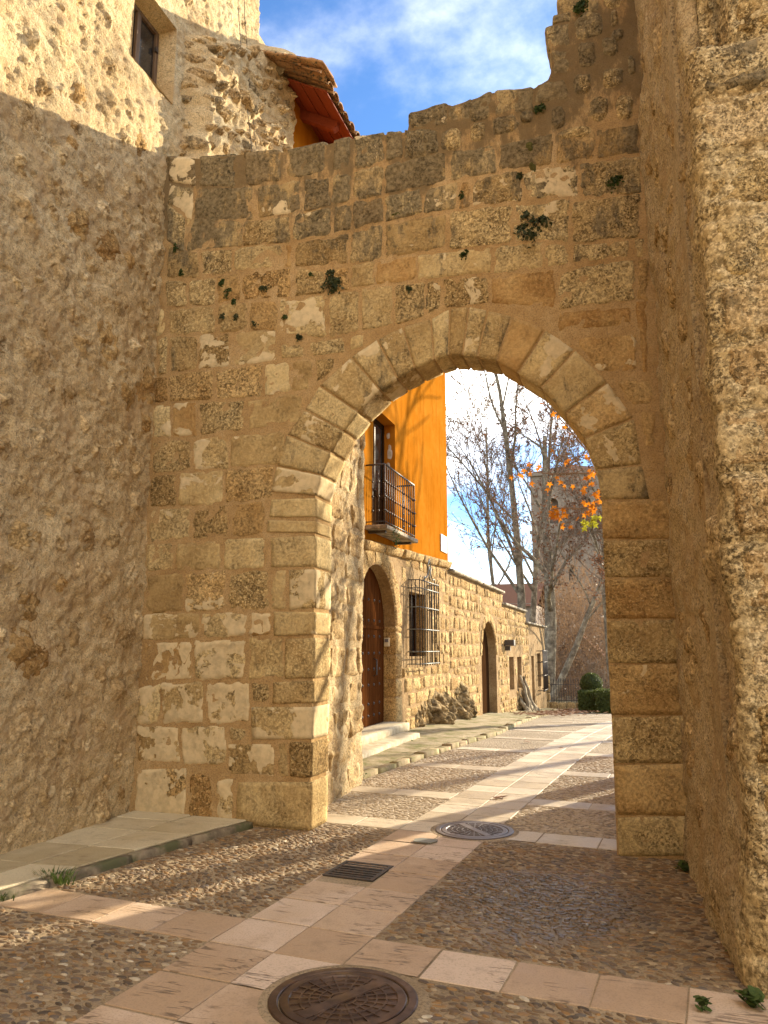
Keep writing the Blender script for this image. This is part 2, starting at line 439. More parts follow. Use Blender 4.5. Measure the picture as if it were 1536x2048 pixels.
def render(name, a, b, c, grit=(0.12, 0.085, 0.055), streak=None, bumpd=0.01, gs=1.0, stain=0.5, crg=0.0, lich=False, grain=1.0):
    """lime mortar or render: mottled, gritty"""
    t = NT(name, 0.95, 0.04)
    p = t.pos if streak is None else t.scaled(*streak)
    n1 = t.noise(1.6, 5, 0.6, p); n2 = t.noise(11, 5, 0.65, p); n3 = t.noise(70 * gs, 4, 0.7, p)
    col = t.ramp(t.math('ADD', t.math('MULTIPLY', n1, 0.55), t.math('MULTIPLY', n2, 0.45)), [(0.38, a), (0.5, b), (0.63, c)])
    col = t.mix(t.math('MULTIPLY', t.rng(n3, 0.36, 0.56, 1.0, 0.0), stain), col, grit)
    if lich:
        sz = t.n.new('ShaderNodeSeparateXYZ'); t.lk(t.pos, sz.inputs[0]); li = t.math('MULTIPLY', t.rng(sz.outputs[2], 4.8, 6.9), 0.82)
        ln = t.math('ADD', t.math('MULTIPLY', t.noise(3.4, 7, 0.78, t.scaled(1, 1, 0.45)), 0.8), t.math('MULTIPLY', n3, 0.2))
        lm = t.rng(ln, t.math('SUBTRACT', 0.66, t.math('MULTIPLY', li, 0.32)), t.math('SUBTRACT', 0.74, t.math('MULTIPLY', li, 0.30)))
        col = t.mix(t.math('MULTIPLY', lm, 0.7), col, (0.10, 0.075, 0.042))
    if crg:
        col = t.mix(t.math('MULTIPLY', t.rng(t.noise(38, 4, 0.7, p), 0.52, 0.68), 0.6 * grain), col, tuple(min(1.0, x * 1.25) for x in c))
        dk = t.rng(t.noise(24, 5, 0.75, p), 0.34, 0.46, 1.0, 0.0); col = t.mix(t.math('MULTIPLY', dk, 0.6 * grain), col, grit)
        # bedded stone colour coming through the thin render
        pm = t.rng(t.noise(2.9, 5, 0.6, p, 0.4), 0.52, 0.62)
        col = t.mix(t.math('MULTIPLY', pm, 0.55), col, t.mix(t.noise(5, 3), (0.44, 0.265, 0.12), (0.60, 0.44, 0.25)))
        pl_ = t.rng(t.noise(4.1, 6, 0.7, p), 0.60, 0.68)
        col = t.mix(t.math('MULTIPLY', pl_, 0.5), col, (0.62, 0.50, 0.33))
    t.color(col)
    crag = t.math('ABSOLUTE', t.math('SUBTRACT', t.noise(17 * gs, 5, 0.7, p), 0.5))
    t.bump(t.math('ADD', t.math('ADD', t.math('MULTIPLY', n2, 1.2), t.math('MULTIPLY', n3, 0.5)), t.math('MULTIPLY', crag, crg)), 1.0, bumpd)
    return t

render('mortar', (0.36, 0.225, 0.095), (0.45, 0.295, 0.135), (0.52, 0.365, 0.185), stain=0.5, lich=True)
render('left_render', (0.59, 0.42, 0.215), (0.70, 0.525, 0.29), (0.77, 0.61, 0.36), bumpd=0.022, stain=0.45, crg=-2.2, grain=0.8)
render('right_render', (0.54, 0.385, 0.21), (0.65, 0.495, 0.285), (0.71, 0.565, 0.35), bumpd=0.026, stain=0.7, crg=-2.2)
render('wall_far', (0.24, 0.15, 0.07), (0.34, 0.225, 0.11), (0.44, 0.31, 0.165), bumpd=0.02, gs=0.5)

t = NT('orange_plaster', 1.0, 0.0)
n1 = t.noise(0.9, 4, 0.6); n2 = t.noise(6, 5, 0.6); n3 = t.noise(90, 3, 0.6)
oc = t.ramp(t.math('ADD', t.math('MULTIPLY', n1, 0.6), t.math('MULTIPLY', n2, 0.4)), [(0.35, (0.34, 0.115, 0.008)), (0.5, (0.385, 0.138, 0.012)), (0.68, (0.43, 0.168, 0.020))])
ost = t.noise(1.0, 5, 0.65, t.scaled(3.0, 3.0, 0.5)); oc = t.mix(t.math('MULTIPLY', t.rng(ost, 0.45, 0.68), 0.45), oc, (0.21, 0.066, 0.003)); oc = t.mix(t.math('MULTIPLY', t.rng(t.noise(2.2, 6, 0.7), 0.56, 0.7), 0.3), oc, (0.44, 0.20, 0.025))
t.color(oc); t.bump(t.math('ADD', n2, t.math('MULTIPLY', n3, 0.4)), 0.4, 0.01)

t = NT('peeled_plaster', 0.9, 0.15); t.color(t.mix(t.rng(t.noise(14, 4, 0.6), 0.4, 0.6), (0.62, 0.54, 0.44), (0.48, 0.38, 0.26))); t.bump(t.noise(40, 3), 0.4, 0.006)

def wood(name, a, b, axis='z', rough=0.7, sc=1.0, spec=0.25):
    t = NT(name, rough, spec)
    st = {'z': (30, 30, 1.6), 'y': (30, 1.6, 30), 'x': (1.6, 30, 30)}[axis]
    c = t.n.new("ShaderNodeCombineXYZ"); r = t.math('MULTIPLY', t.objrnd(), 9)
    for i in range(3): t.lk(r, c.inputs[i])
    p = t.scaled(*[k * sc for k in st], off=c.outputs[0])
    n = t.noise(1.0, 5, 0.65, p)
    col = t.mix(t.rng(n, 0.35, 0.65), a, b)
    col = t.mix(t.math('MULTIPLY', t.objrnd(), 0.5), col, tuple(k * 0.6 for k in a))
    t.color(col); t.bump(n, 0.4, 0.004)
wood('door_wood', (0.060, 0.020, 0.006), (0.12, 0.042, 0.012), spec=0.0)
wood('frame_wood', (0.10, 0.06, 0.035), (0.17, 0.11, 0.065), rough=0.7)
wood('dark_wood', (0.030, 0.014, 0.006), (0.06, 0.028, 0.012), spec=0.0)
wood('red_wood', (0.235, 0.042, 0.014), (0.31, 0.062, 0.020), 'y', rough=0.7)

t = NT('iron', 0.55, 0.5); t.bsdf.inputs['Metallic'].default_value = 0.3
t.color(t.mix(t.rng(t.noise(40, 4), 0.45, 0.65), (0.045, 0.042, 0.04), (0.10, 0.065, 0.045))); t.bump(t.noise(120, 2), 0.2, 0.002)
t = NT('iron_pale', 0.5, 0.5); t.color(t.mix(t.noise(60, 3), (0.05, 0.05, 0.045), (0.22, 0.22, 0.19)))
t = NT('cast_iron', 0.42, 0.5); t.bsdf.inputs['Metallic'].default_value = 0.35
t.color(t.mix(t.rng(t.noise(9, 5), 0.4, 0.66), (0.060, 0.033, 0.020), (0.115, 0.068, 0.042))); t.bump(t.noise(150, 3), 0.25, 0.002)
t.rough(t.rng(t.noise(6, 4), 0.35, 0.65, 0.32, 0.62))
t = NT('cast_iron_grey', 0.4, 0.5); t.bsdf.inputs['Metallic'].default_value = 0.35
t.color(t.mix(t.noise(9, 5), (0.10, 0.085, 0.085), (0.19, 0.165, 0.16))); t.bump(t.noise(150, 3), 0.25, 0.002)
t = NT('plate_grey', 0.6, 0.4); t.color(t.mix(t.noise(20, 4), (0.16, 0.16, 0.14), (0.24, 0.24, 0.2)))
t = NT('drain_hole_shade', 0.9, 0.1); t.color((0.012, 0.011, 0.009))
t = NT('glass_dark', 0.12, 0.6); t.color(t.mix(t.rng(t.noise(5, 4), 0.4, 0.7), (0.02, 0.018, 0.016), (0.05, 0.045, 0.04)))
t = NT('white_marble', 0.45, 0.4); t.color(t.mix(t.noise(12, 4), (0.72, 0.68, 0.60), (0.82, 0.79, 0.73)))
t = NT('print_grey', 0.7, 0.2); t.color((0.16, 0.15, 0.17))
t = NT('box_cream', 0.5, 0.4); t.color((0.66, 0.58, 0.42))
t = NT('cable_black', 0.7, 0.3); t.color((0.05, 0.045, 0.04))
t = NT('clay_tile', 0.9, 0.15)
n = t.noise(9, 5, 0.65, t.shifted()); tcol = t.ramp(t.math('ADD', t.math('MULTIPLY', n, 0.6), t.math('MULTIPLY', t.objrnd(), 0.4)), [(0.3, (0.14, 0.10, 0.065)), (0.5, (0.36, 0.19, 0.085)), (0.7, (0.46, 0.30, 0.16))])
t.color(t.mix(t.rng(t.noise(26, 4), 0.5, 0.66), tcol, (0.07, 0.068, 0.05))); t.bump(n, 0.5, 0.01)

# paving
def slabmat(name, stops, marks=1.0, rough=0.72):
    t = NT(name, rough, 0.3)
    p = t.shifted(40)
    n1 = t.noise(2.6, 5, 0.6, p); n3 = t.noise(95, 3, 0.6, p)
    base = t.ramp(t.math('ADD', t.math('MULTIPLY', n1, 0.6), t.math('MULTIPLY', t.objrnd(), 0.4)), stops)
    # slanting tooled furrows of riven slabs
    k = t.n.new("ShaderNodeMapping"); k.inputs['Rotation'].default_value = (0, 0, 0.5); k.inputs['Scale'].default_value = (2.6, 17, 4); t.lk(p, k.inputs['Vector'])
    fr = t.noise(1.0, 3, 0.5, k.outputs[0], 0.5)
    cutm = t.math('MULTIPLY', t.rng(t.math('ABSOLUTE', t.math('SUBTRACT', fr, 0.5)), 0.0, 0.030, 1.0, 0.0), t.rng(t.noise(3.2, 2, 0.5, p), 0.48, 0.58))
    col = t.mix(t.math('MULTIPLY', t.rng(n3, 0.34, 0.52, 1.0, 0.0), 0.30), base, tuple(x * 0.45 for x in stops[0][1]))
    col = t.mix(t.math('MULTIPLY', cutm, 0.8 * marks), col, tuple(x * 0.28 for x in stops[0][1]))
    dirt = t.rng(t.noise(5, 5, 0.7), 0.52, 0.72)
    col = t.mix(t.math('MULTIPLY', dirt, 0.35), col, (0.17, 0.12, 0.075))
    t.color(col); t.bump(t.math('SUBTRACT', t.math('ADD', t.math('MULTIPLY', n3, 0.35), t.math('MULTIPLY', n1, 0.8)), t.math('MULTIPLY', cutm, marks)), 0.7, 0.006)
    t.rough(t.rng(n1, 0.35, 0.65, rough - 0.2, rough + 0.1))
slabmat('slab_pink', [(0.36, (0.42, 0.285, 0.175)), (0.5, (0.51, 0.365, 0.245)), (0.64, (0.59, 0.445, 0.325))])
slabmat('slab_pale', [(0.36, (0.46, 0.375, 0.26)), (0.5, (0.55, 0.46, 0.33)), (0.64, (0.62, 0.53, 0.40))], marks=0.6, rough=0.62)
slabmat('slab_side', [(0.36, (0.43, 0.345, 0.205)), (0.5, (0.54, 0.445, 0.285)), (0.64, (0.60, 0.51, 0.34))], marks=0.35)

def wetmask(t):
    """the damp hollow in the pebbles right of the slab path"""
    k = t.n.new("ShaderNodeVectorMath"); k.operation = 'DISTANCE'; t.lk(t.pos, k.inputs[0]); k.inputs[1].default_value = (-0.72, 5.35, 0)
    return t.rng(t.math('ADD', k.outputs['Value'], t.math('MULTIPLY', t.noise(1.6, 4, 0.6), 1.0)), 0.85, 1.55, 1.0, 0.0)
def pebmat(name, src):
    t = NT(name, 0.5, 0.3)
    r = t.objrnd() if src == 'OBJ' else t.attr('tint', 'GEOMETRY')
    c = t.ramp(r, [(0.0, (0.055, 0.040, 0.028)), (0.18, (0.13, 0.082, 0.045)), (0.36, (0.20, 0.115, 0.050)), (0.5, (0.115, 0.095, 0.080)), (0.64, (0.28, 0.150, 0.050)), (0.78, (0.22, 0.155, 0.10)), (0.92, (0.38, 0.285, 0.17)), (1.0, (0.52, 0.44, 0.32))])
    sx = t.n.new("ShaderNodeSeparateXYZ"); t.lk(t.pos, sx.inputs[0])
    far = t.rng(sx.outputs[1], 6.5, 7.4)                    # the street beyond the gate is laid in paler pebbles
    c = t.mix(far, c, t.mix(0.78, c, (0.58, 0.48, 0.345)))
    t.color(t.mix(t.math('MULTIPLY', t.rng(t.noise(45, 4), 0.4, 0.65), 0.35), c, (0.16, 0.12, 0.08)))
    wet = wetmask(t)
    c2 = t.bsdf.inputs['Base Color'].links[0].from_socket
    t.lk(t.mix(t.math('MULTIPLY', wet, 0.45), c2, (0.03, 0.026, 0.024)), t.bsdf.inputs['Base Color'])
    t.rough(t.rng(wet, 0.0, 1.0, 0.68, 0.24))
    t.bump(t.noise(110, 3), 0.25, 0.003)
pebmat('pebble', 'OBJ'); pebmat('pebble_mass', 'GEO')
t = NT('cobble_bed', 0.85, 0.25)
n1 = t.noise(1.2, 5, 0.6); n2 = t.noise(60, 4, 0.7)
sx = t.n.new("ShaderNodeSeparateXYZ"); t.lk(t.pos, sx.inputs[0])
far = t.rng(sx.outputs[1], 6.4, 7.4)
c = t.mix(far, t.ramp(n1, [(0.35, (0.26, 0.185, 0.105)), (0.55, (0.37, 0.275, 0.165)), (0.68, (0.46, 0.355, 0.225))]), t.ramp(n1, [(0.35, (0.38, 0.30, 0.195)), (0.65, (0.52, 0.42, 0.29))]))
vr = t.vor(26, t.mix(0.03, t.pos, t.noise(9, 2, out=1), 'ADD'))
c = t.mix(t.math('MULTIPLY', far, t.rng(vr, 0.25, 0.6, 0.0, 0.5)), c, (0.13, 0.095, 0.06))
t.color(t.mix(t.math('MULTIPLY', t.rng(n2, 0.36, 0.56, 1.0, 0.0), 0.5), c, (0.06, 0.045, 0.03)))
t.bump(t.math('ADD', n2, t.math('MULTIPLY', t.rng(vr, 0.0, 0.6, 1.5, 0.0), far)), 0.8, 0.010); wet = wetmask(t); c2 = t.bsdf.inputs['Base Color'].links[0].from_socket
t.lk(t.mix(t.math('MULTIPLY', wet, 0.5), c2, (0.04, 0.034, 0.03)), t.bsdf.inputs['Base Color']); t.rough(t.rng(wet, 0.0, 1.0, 0.85, 0.28))
t = NT('earth', 0.95, 0.1); t.color(t.mix(t.rng(t.noise(0.4, 6, 0.7), 0.4, 0.6), (0.20, 0.15, 0.09), (0.11, 0.10, 0.045))); t.bump(t.noise(3, 6), 0.6, 0.05)
t = NT('verge', 0.95, 0.1); t.color(t.ramp(t.noise(2.5, 6, 0.7), [(0.36, (0.15, 0.15, 0.05)), (0.5, (0.30, 0.245, 0.14)), (0.62, (0.40, 0.33, 0.22))])); t.bump(t.noise(25, 5), 0.8, 0.02)
t = NT('kerb_tan', 0.9, 0.15); n = t.noise(9, 6, 0.7, t.shifted()); t.color(t.mix(t.rng(t.noise(3, 4), 0.45, 0.6), t.mix(t.rng(n, 0.35, 0.65), (0.27, 0.205, 0.115), (0.36, 0.28, 0.165)), (0.22, 0.185, 0.085))); t.bump(n, 0.7, 0.015)
t = NT('kerb_stone', 0.85, 0.2); n = t.noise(8, 5, 0.65, t.shifted()); t.color(t.mix(t.rng(t.noise(3, 4), 0.45, 0.6), t.mix(t.rng(n, 0.35, 0.65), (0.13, 0.10, 0.07), (0.28, 0.225, 0.15)), (0.10, 0.10, 0.05))); t.bump(n, 0.6, 0.01)
t = NT('step_stone', 0.85, 0.2); n = t.noise(6, 5, 0.65); t.color(t.mix(t.rng(n, 0.35, 0.65), (0.36, 0.29, 0.18), (0.52, 0.44, 0.30))); t.bump(t.noise(40, 4), 0.5, 0.008)
t = NT('coping', 0.9, 0.15); n = t.noise(7, 6, 0.7); t.color(t.mix(t.rng(n, 0.4, 0.6), (0.16, 0.135, 0.10), (0.42, 0.35, 0.25))); t.bump(n, 0.6, 0.02)
t = NT('rock', 0.95, 0.15); n = t.noise(5, 7, 0.75); t.color(t.ramp(n, [(0.36, (0.06, 0.042, 0.02)), (0.5, (0.20, 0.135, 0.06)), (0.62, (0.40, 0.285, 0.14))])); t.bump(n, 0.9, 0.05)

# plants
def leafmat(name, a, b, trans=0.35):
    t = NT(name, 0.6, 0.3)
    c = t.mix(t.noise(23, 2), a, b); t.color(c)
    tr = t.n.new("ShaderNodeBsdfTranslucent"); t.lk(c, tr.inputs[0])
    mx = t.n.new("ShaderNodeMixShader"); mx.inputs[0].default_value = trans
    t.lk(t.bsdf.outputs[0], mx.inputs[1]); t.lk(tr.outputs[0], mx.inputs[2]); t.lk(mx.outputs[0], t.n['Material Output'].inputs[0])
leafmat('leaf_green', (0.028, 0.055, 0.012), (0.08, 0.12, 0.03))
leafmat('leaf_dark', (0.03, 0.042, 0.018), (0.085, 0.10, 0.04), 0.3)
leafmat('grass_green', (0.05, 0.085, 0.018), (0.10, 0.14, 0.035))
leafmat('hedge_green', (0.035, 0.055, 0.010), (0.12, 0.14, 0.03), 0.4)
leafmat('leaf_orange', (0.42, 0.11, 0.008), (0.55, 0.22, 0.015), 0.6)
leafmat('leaf_yellow', (0.34, 0.30, 0.02), (0.26, 0.30, 0.03), 0.6)
leafmat('leaf_brown', (0.14, 0.055, 0.022), (0.24, 0.095, 0.035), 0.4)
leafmat('leaf_fallen', (0.16, 0.075, 0.03), (0.26, 0.13, 0.055), 0.2)
t = NT('bark', 0.95, 0.1); n = t.noise(3.5, 6, 0.7); t.color(t.ramp(n, [(0.36, (0.11, 0.085, 0.055)), (0.52, (0.24, 0.19, 0.125)), (0.62, (0.38, 0.32, 0.21))])); t.bump(n, 0.6, 0.03)
t = NT('twig', 0.95, 0.1); t.color(t.mix(t.noise(2, 3), (0.18, 0.13, 0.09), (0.30, 0.225, 0.155)))
t = NT('moss', 1.0, 0.05); t.color(t.mix(t.noise(30, 4), (0.06, 0.06, 0.018), (0.14, 0.125, 0.045))); t.bump(t.noise(90, 3), 0.8, 0.01)
t = NT('roof_far', 0.9, 0.1); t.color(t.mix(t.noise(8, 4), (0.20, 0.09, 0.05), (0.30, 0.15, 0.085)))
t = NT('tower_far', 0.95, 0.1); n = t.noise(1.5, 6, 0.7); t.color(t.mix(t.rng(n, 0.35, 0.65), (0.25, 0.185, 0.125), (0.36, 0.275, 0.19))); t.bump(n, 0.5, 0.1)
t = NT('house_far', 0.9, 0.1); t.color((0.42, 0.33, 0.25))
t = NT('hill_far', 1.0, 0.05); t.color(t.mix(t.rng(t.noise(0.12, 6, 0.7), 0.4, 0.6), (0.12, 0.085, 0.05), (0.17, 0.125, 0.075)))

leafmat('wood_brown', (0.14, 0.095, 0.06), (0.28, 0.165, 0.085), 0.4)
t = NT('cream_plaster', 0.9, 0.15); t.color(t.mix(t.rng(t.noise(1.2, 5, 0.6), 0.35, 0.65), (0.70, 0.60, 0.45), (0.78, 0.68, 0.53))); t.bump(t.noise(20, 4), 0.4, 0.01)

# ------------------------------------------------------------------ ground and paving
def zg(y):
    y = np.asarray(y, float)
    return np.where(y < 10, 0.0, np.where(y < 22, -0.0025 * (y - 10) ** 2, np.where(y < 40, -0.36 - 0.06 * (y - 22), -1.44 - 0.01 * (np.minimum(y, 200) - 40))))

ys = np.concatenate([np.linspace(-80, 9, 12), np.linspace(10, 44, 35), np.array([60, 100, 200, 500, 1500, 3000])])
xs = np.array([-2500, -400, -80, -20, -6, 4, 12, 40, 200, 800, 2500], float)
gx, gy = np.meshgrid(xs, ys, indexing='ij')
ground = mobj('ground', np.stack([gx.ravel(), gy.ravel(), zg(gy.ravel()) - 0.05], 1), grid_faces(len(xs), len(ys)), 'earth', smooth=True, kind='structure', label='earth ground running out to the horizon under the paving')
ys = np.concatenate([[-5, 0, 5, 9.9], np.linspace(10, 42, 33)]); xs = np.array([-4.7, -3, -1.5, 0, 1.5, 4.5])
gx, gy = np.meshgrid(xs, ys, indexing='ij')
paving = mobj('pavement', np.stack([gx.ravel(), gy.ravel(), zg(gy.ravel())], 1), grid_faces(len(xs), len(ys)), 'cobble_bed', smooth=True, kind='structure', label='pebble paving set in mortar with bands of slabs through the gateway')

PO = np.array([-1.88, 4.57]); EV = np.array([0.08, 1.0]) / math.hypot(0.08, 1); EU = np.array([EV[1], -EV[0]])
def pave(u, v): return PO + np.asarray(u)[..., None] * EU + np.asarray(v)[..., None] * EV
def to_pave(x, y):
    d = np.stack([np.asarray(x) - PO[0], np.asarray(y) - PO[1]], -1); return d @ EU, d @ EV

MAN = [(-1.37, 3.63, 0.345), (-1.45, 7.10, 0.345)]
DRAIN = (-0.21, 1.02)                      # in paving coordinates
def slab(u0, u1, v0, v1, mat, rnd, name='paving_slab'):
    g = 0.004
    c = pave(np.array([u0 + g, u1 - g, u1 - g, u0 + g]), np.array([v0 + g, v0 + g, v1 - g, v1 - g]))
    c = c + rnd.uniform(-0.004, 0.004, c.shape)
    ctr = c.mean(axis=0); z = zg(c[:, 1]); lift = rnd.uniform(0.0045, 0.0065)
    ci = c + (ctr - c) * 0.02
    V = np.concatenate([np.c_[c, z - 0.03], np.c_[c, z + lift - 0.003], np.c_[ci, z + lift]])
    F = [(4, 5, 1, 0), (5, 6, 2, 1), (6, 7, 3, 2), (7, 4, 0, 3), (8, 9, 5, 4), (9, 10, 6, 5), (10, 11, 7, 6), (11, 8, 4, 7), (8, 11, 10, 9)]
    F = [f[::-1] for f in F]
    return mobj(name, V, F, mat, paving, False, center=True)

def hits_man(u0, u1, v0, v1, k=0.93):
    for (mx, my, r) in MAN:
        a, b = to_pave(mx, my)
        if math.hypot(a - min(max(a, u0), u1), b - min(max(b, v0), v1)) < r * k: return True
    return False

def cut_slab(u0, u1, v0, v1, mat, rnd):
    """a slab cut round a manhole frame: kept as polygon pieces outside the ring"""
    n = 9; us = np.linspace(u0 + 0.006, u1 - 0.006, n); vv = np.linspace(v0 + 0.006, v1 - 0.006, n)
    ug, vg = np.meshgrid(us, vv, indexing='ij'); P = pave(ug.ravel(), vg.ravel())
    keep = np.ones((n - 1, n - 1), bool); uc = (ug[:-1, :-1] + ug[1:, 1:]) / 2; vc = (vg[:-1, :-1] + vg[1:, 1:]) / 2
    Q = P.copy()
    for (mx, my, r) in MAN:
        a, b = to_pave(mx, my); rr = r + 0.045
        keep &= np.hypot(uc - a, vc - b) > rr - 0.03
        d = P - np.array([mx, my]); L = np.linalg.norm(d, axis=1)
        near = L < rr; Q[near] = np.array([mx, my]) + d[near] / np.maximum(L[near], 1e-6)[:, None] * rr
    if keep.sum() < 5: return
    V = np.c_[Q, zg(Q[:, 1]) + 0.0055]
    return mobj('paving_slab', V, grid_faces(n, n, False, keep), mat, paving, False, center=True)

rnd = np.random.RandomState(3)
T = 0.41
rows_v = [(-0.54 + T * k, -0.54 + T * (k + 1)) for k in range(-4, 7)]          # pink rows up to the threshold
for (a, b) in rows_v:
    for (u0, u1) in ((-T, 0.0), (0.0, T)):
        du = rnd.uniform(-0.02, 0.02)
        if abs((u0 + u1) / 2 - DRAIN[0]) < 0.1 and a < DRAIN[1] < b:
            slab(u0, u0 + 0.02, a, b, 'slab_pink', rnd); continue
        f = cut_slab if hits_man(u0, u1, a, b, 1.14) else slab
        f(u0, u1, a + (0.012 if u0 < 0 else 0), b, 'slab_pink', rnd)
for k in range(1, 6):                                                           # cross band in front of the gate
    for sgn in (1, -1):
        u0, u1 = (T * k, T * (k + 1)) if sgn > 0 else (-T * (k + 1), -T * k)
        if u1 < -1.9 or u0 > 2.35: continue
        f = cut_slab if hits_man(u0, u1, -0.54, -0.15, 1.1) else slab
        f(u0, u1, -0.54, -0.15, 'slab_pink', rnd)
bands = [(2.33, 2.70)] + [(3.85 + 2.05 * k, 4.20 + 2.05 * k) for k in range(0, 12)]
for k, (a, b) in enumerate(bands):
    L = 0.62 if k else 0.45
    for sgn in (1, -1):
        u = T
        while u < (1.55 if k == 0 else 3.2) and not (sgn < 0 and u > (1.1 if k == 0 else 1.5)):
            w = L * rnd.uniform(0.85, 1.15)
            u0, u1 = (u, u + w) if sgn > 0 else (-u - w, -u)
            f = cut_slab if hits_man(u0, u1, a, b, 1.1) else slab
            f(u0, u1, a, b, 'slab_pale', rnd); u += w
v = 2.33
while v < 33:
    d = T if v < 14 else 0.6
    for (u0, u1) in ((-T, 0.0), (0.0, T)):
        f = cut_slab if hits_man(u0, u1, v, v + d, 1.1) else slab
        f(u0, u1, v, v + d, 'slab_pale', rnd)
    v += d

# left raised pavement with its dark kerb
side = thing('sidewalk', 'raised pale slab pavement along the plastered house wall', 'pavement', (-4.2, 5, 0), kind='structure')
side.location = (0, 0, 0)
def kx(y): return float(np.interp(y, [-3, 2.0, 3.2, 4.4, 5.7, 6.62], [-4.6, -4.45, -4.18, -3.90, -3.62, -3.36]))
SZ = 0.065
yj = [2.0, 2.9, 3.6, 4.25, 4.85, 5.4, 5.95, 6.35, 6.64]
for i in range(len(yj) - 1):
    y0, y1 = yj[i] + 0.006, yj[i + 1] - 0.006
    cuts = [0, 0.52, 1] if i > 1 else [0, 1]
    for j in range(len(cuts) - 1):
        def X(t, y): return -4.66 + (kx(y) - 0.075 + 4.66) * t
        a, b = cuts[j], cuts[j + 1]
        c = np.array([(X(a, y0) + 0.008, y0), (X(b, y0) - 0.008, y0), (X(b, y1) - 0.008, y1 + 0.05 * (b) - 0.006), (X(a, y1) + 0.008, y1 - 0.006)])
        z1 = SZ + rnd.uniform(-0.004, 0.004)
        V = np.concatenate([np.c_[c, np.full(4, 0.0)], np.c_[c, np.full(4, z1 - 0.006)], np.c_[c + (c.mean(0) - c) * 0.03, np.full(4, z1)]])
        F = [(4, 5, 1, 0), (5, 6, 2, 1), (6, 7, 3, 2), (7, 4, 0, 3), (8, 9, 5, 4), (9, 10, 6, 5), (10, 11, 7, 6), (11, 8, 4, 7), (8, 11, 10, 9)]
        mobj('paving_slab', V, [f[::-1] for f in F], 'slab_side', side, False, center=True)
yk = [1.2, 2.1, 3.0, 3.8, 4.6, 5.3, 5.9, 6.6]
for i in range(len(yk) - 1):
    y0, y1 = yk[i] + 0.004, yk[i + 1] - 0.004
    f = [(kx(y0) - 0.07, y0, SZ - 0.004), (kx(y0), y0, SZ - 0.008), (kx(y0) + 0.015, y0, -0.05), (kx(y0) - 0.07, y0, -0.05)]
    b = [(kx(y1) - 0.07, y1, SZ - 0.004), (kx(y1), y1, SZ - 0.008), (kx(y1) + 0.015, y1, -0.05), (kx(y1) - 0.07, y1, -0.05)]
    block(f, b, side, 'kerb_stone', n=(3, 3, 9), rnd=0.012, amp=0.006, seed=i, name='kerb_stone', freq=9)

# mossy verge along the houses beyond the gate
def vx(y): return np.interp(y, [7.2, 9.2, 12, 15.5, 20, 26, 33, 40], [-3.35, -3.30, -2.98, -2.62, -2.75, -3.0, -3.2, -3.4])
yy = np.linspace(8.6, 39.5, 60); tt = np.linspace(0, 1, 9)
yg, tg = np.meshgrid(yy, tt, indexing='ij'); yg = yg.ravel(); tg = tg.ravel()
xv = -4.5 + (vx(yg) - 0.03 + 4.5) * tg
PV = np.stack([xv, yg, zg(yg) + 0.05 + 0.05 * (1 - tg)], 1); PV[:, 2] += 0.03 * fbm(PV, 1.5, 3)
mobj('verge', PV, grid_faces(len(yy), len(tt), True), 'verge', smooth=True, kind='structure', label='mossy earth strip along the foot of the houses')
verge = bpy.data.objects['verge']
y = 9.15; i = 0
while y < 30:
    L = rnd.uniform(0.38, 0.75) * (1 if y < 18 else 1.5); y1 = y + L - 0.006
    z0, z1 = float(zg(y)), float(zg(y1)); x0, x1 = float(vx(y)), float(vx(y1))
    hgt = rnd.uniform(0.055, 0.085); w = rnd.uniform(0.11, 0.17)
    block([(x0 - w, y, z0 + hgt), (x0, y, z0 + hgt), (x0, y, z0 - 0.06), (x0 - w, y, z0 - 0.06)], [(x1 - w, y1, z1 + hgt), (x1, y1, z1 + hgt), (x1, y1, z1 - 0.06), (x1 - w, y1, z1 - 0.06)], verge, 'kerb_tan', n=(3, 2, 5), rnd=0.012, amp=0.008, seed=i + 50, name='kerb_stone', freq=6)
    y += L; i += 1

# pebbles
def pebble_ok(x, y):
    u, v = to_pave(x, y)
    ok = (np.abs(u) > T + 0.015)
    ok &= ~((v > -0.555) & (v < -0.135))
    for (a, b) in bands[:6]: ok &= ~((v > a - 0.01) & (v < b + 0.01) & (u < (1.6 if a < 3 else 3.3)) & (u > -1.62))
    for (mx, my, r) in MAN: ok &= np.hypot(x - mx, y - my) > r + 0.06
    kxs = np.interp(y, [-3, 2.0, 3.2, 4.4, 5.7, 6.62], [-4.6, -4.45, -4.18, -3.90, -3.62, -3.36])
    left = np.where(y < 6.64, kxs + 0.02, np.where(y < 7.05, -2.88, np.where(y < 9.2, -3.1 - 0.06 * (y - 7), vx(y) + 0.01)))
    right = np.where(y < 4.25, 1.2, np.where(y < 6.64, 0.45 - 0.07 * (y - 4.25), np.where(y < 7.05, -0.2, 1.2)))
    ok &= (x > left) & (x < right)
    return ok

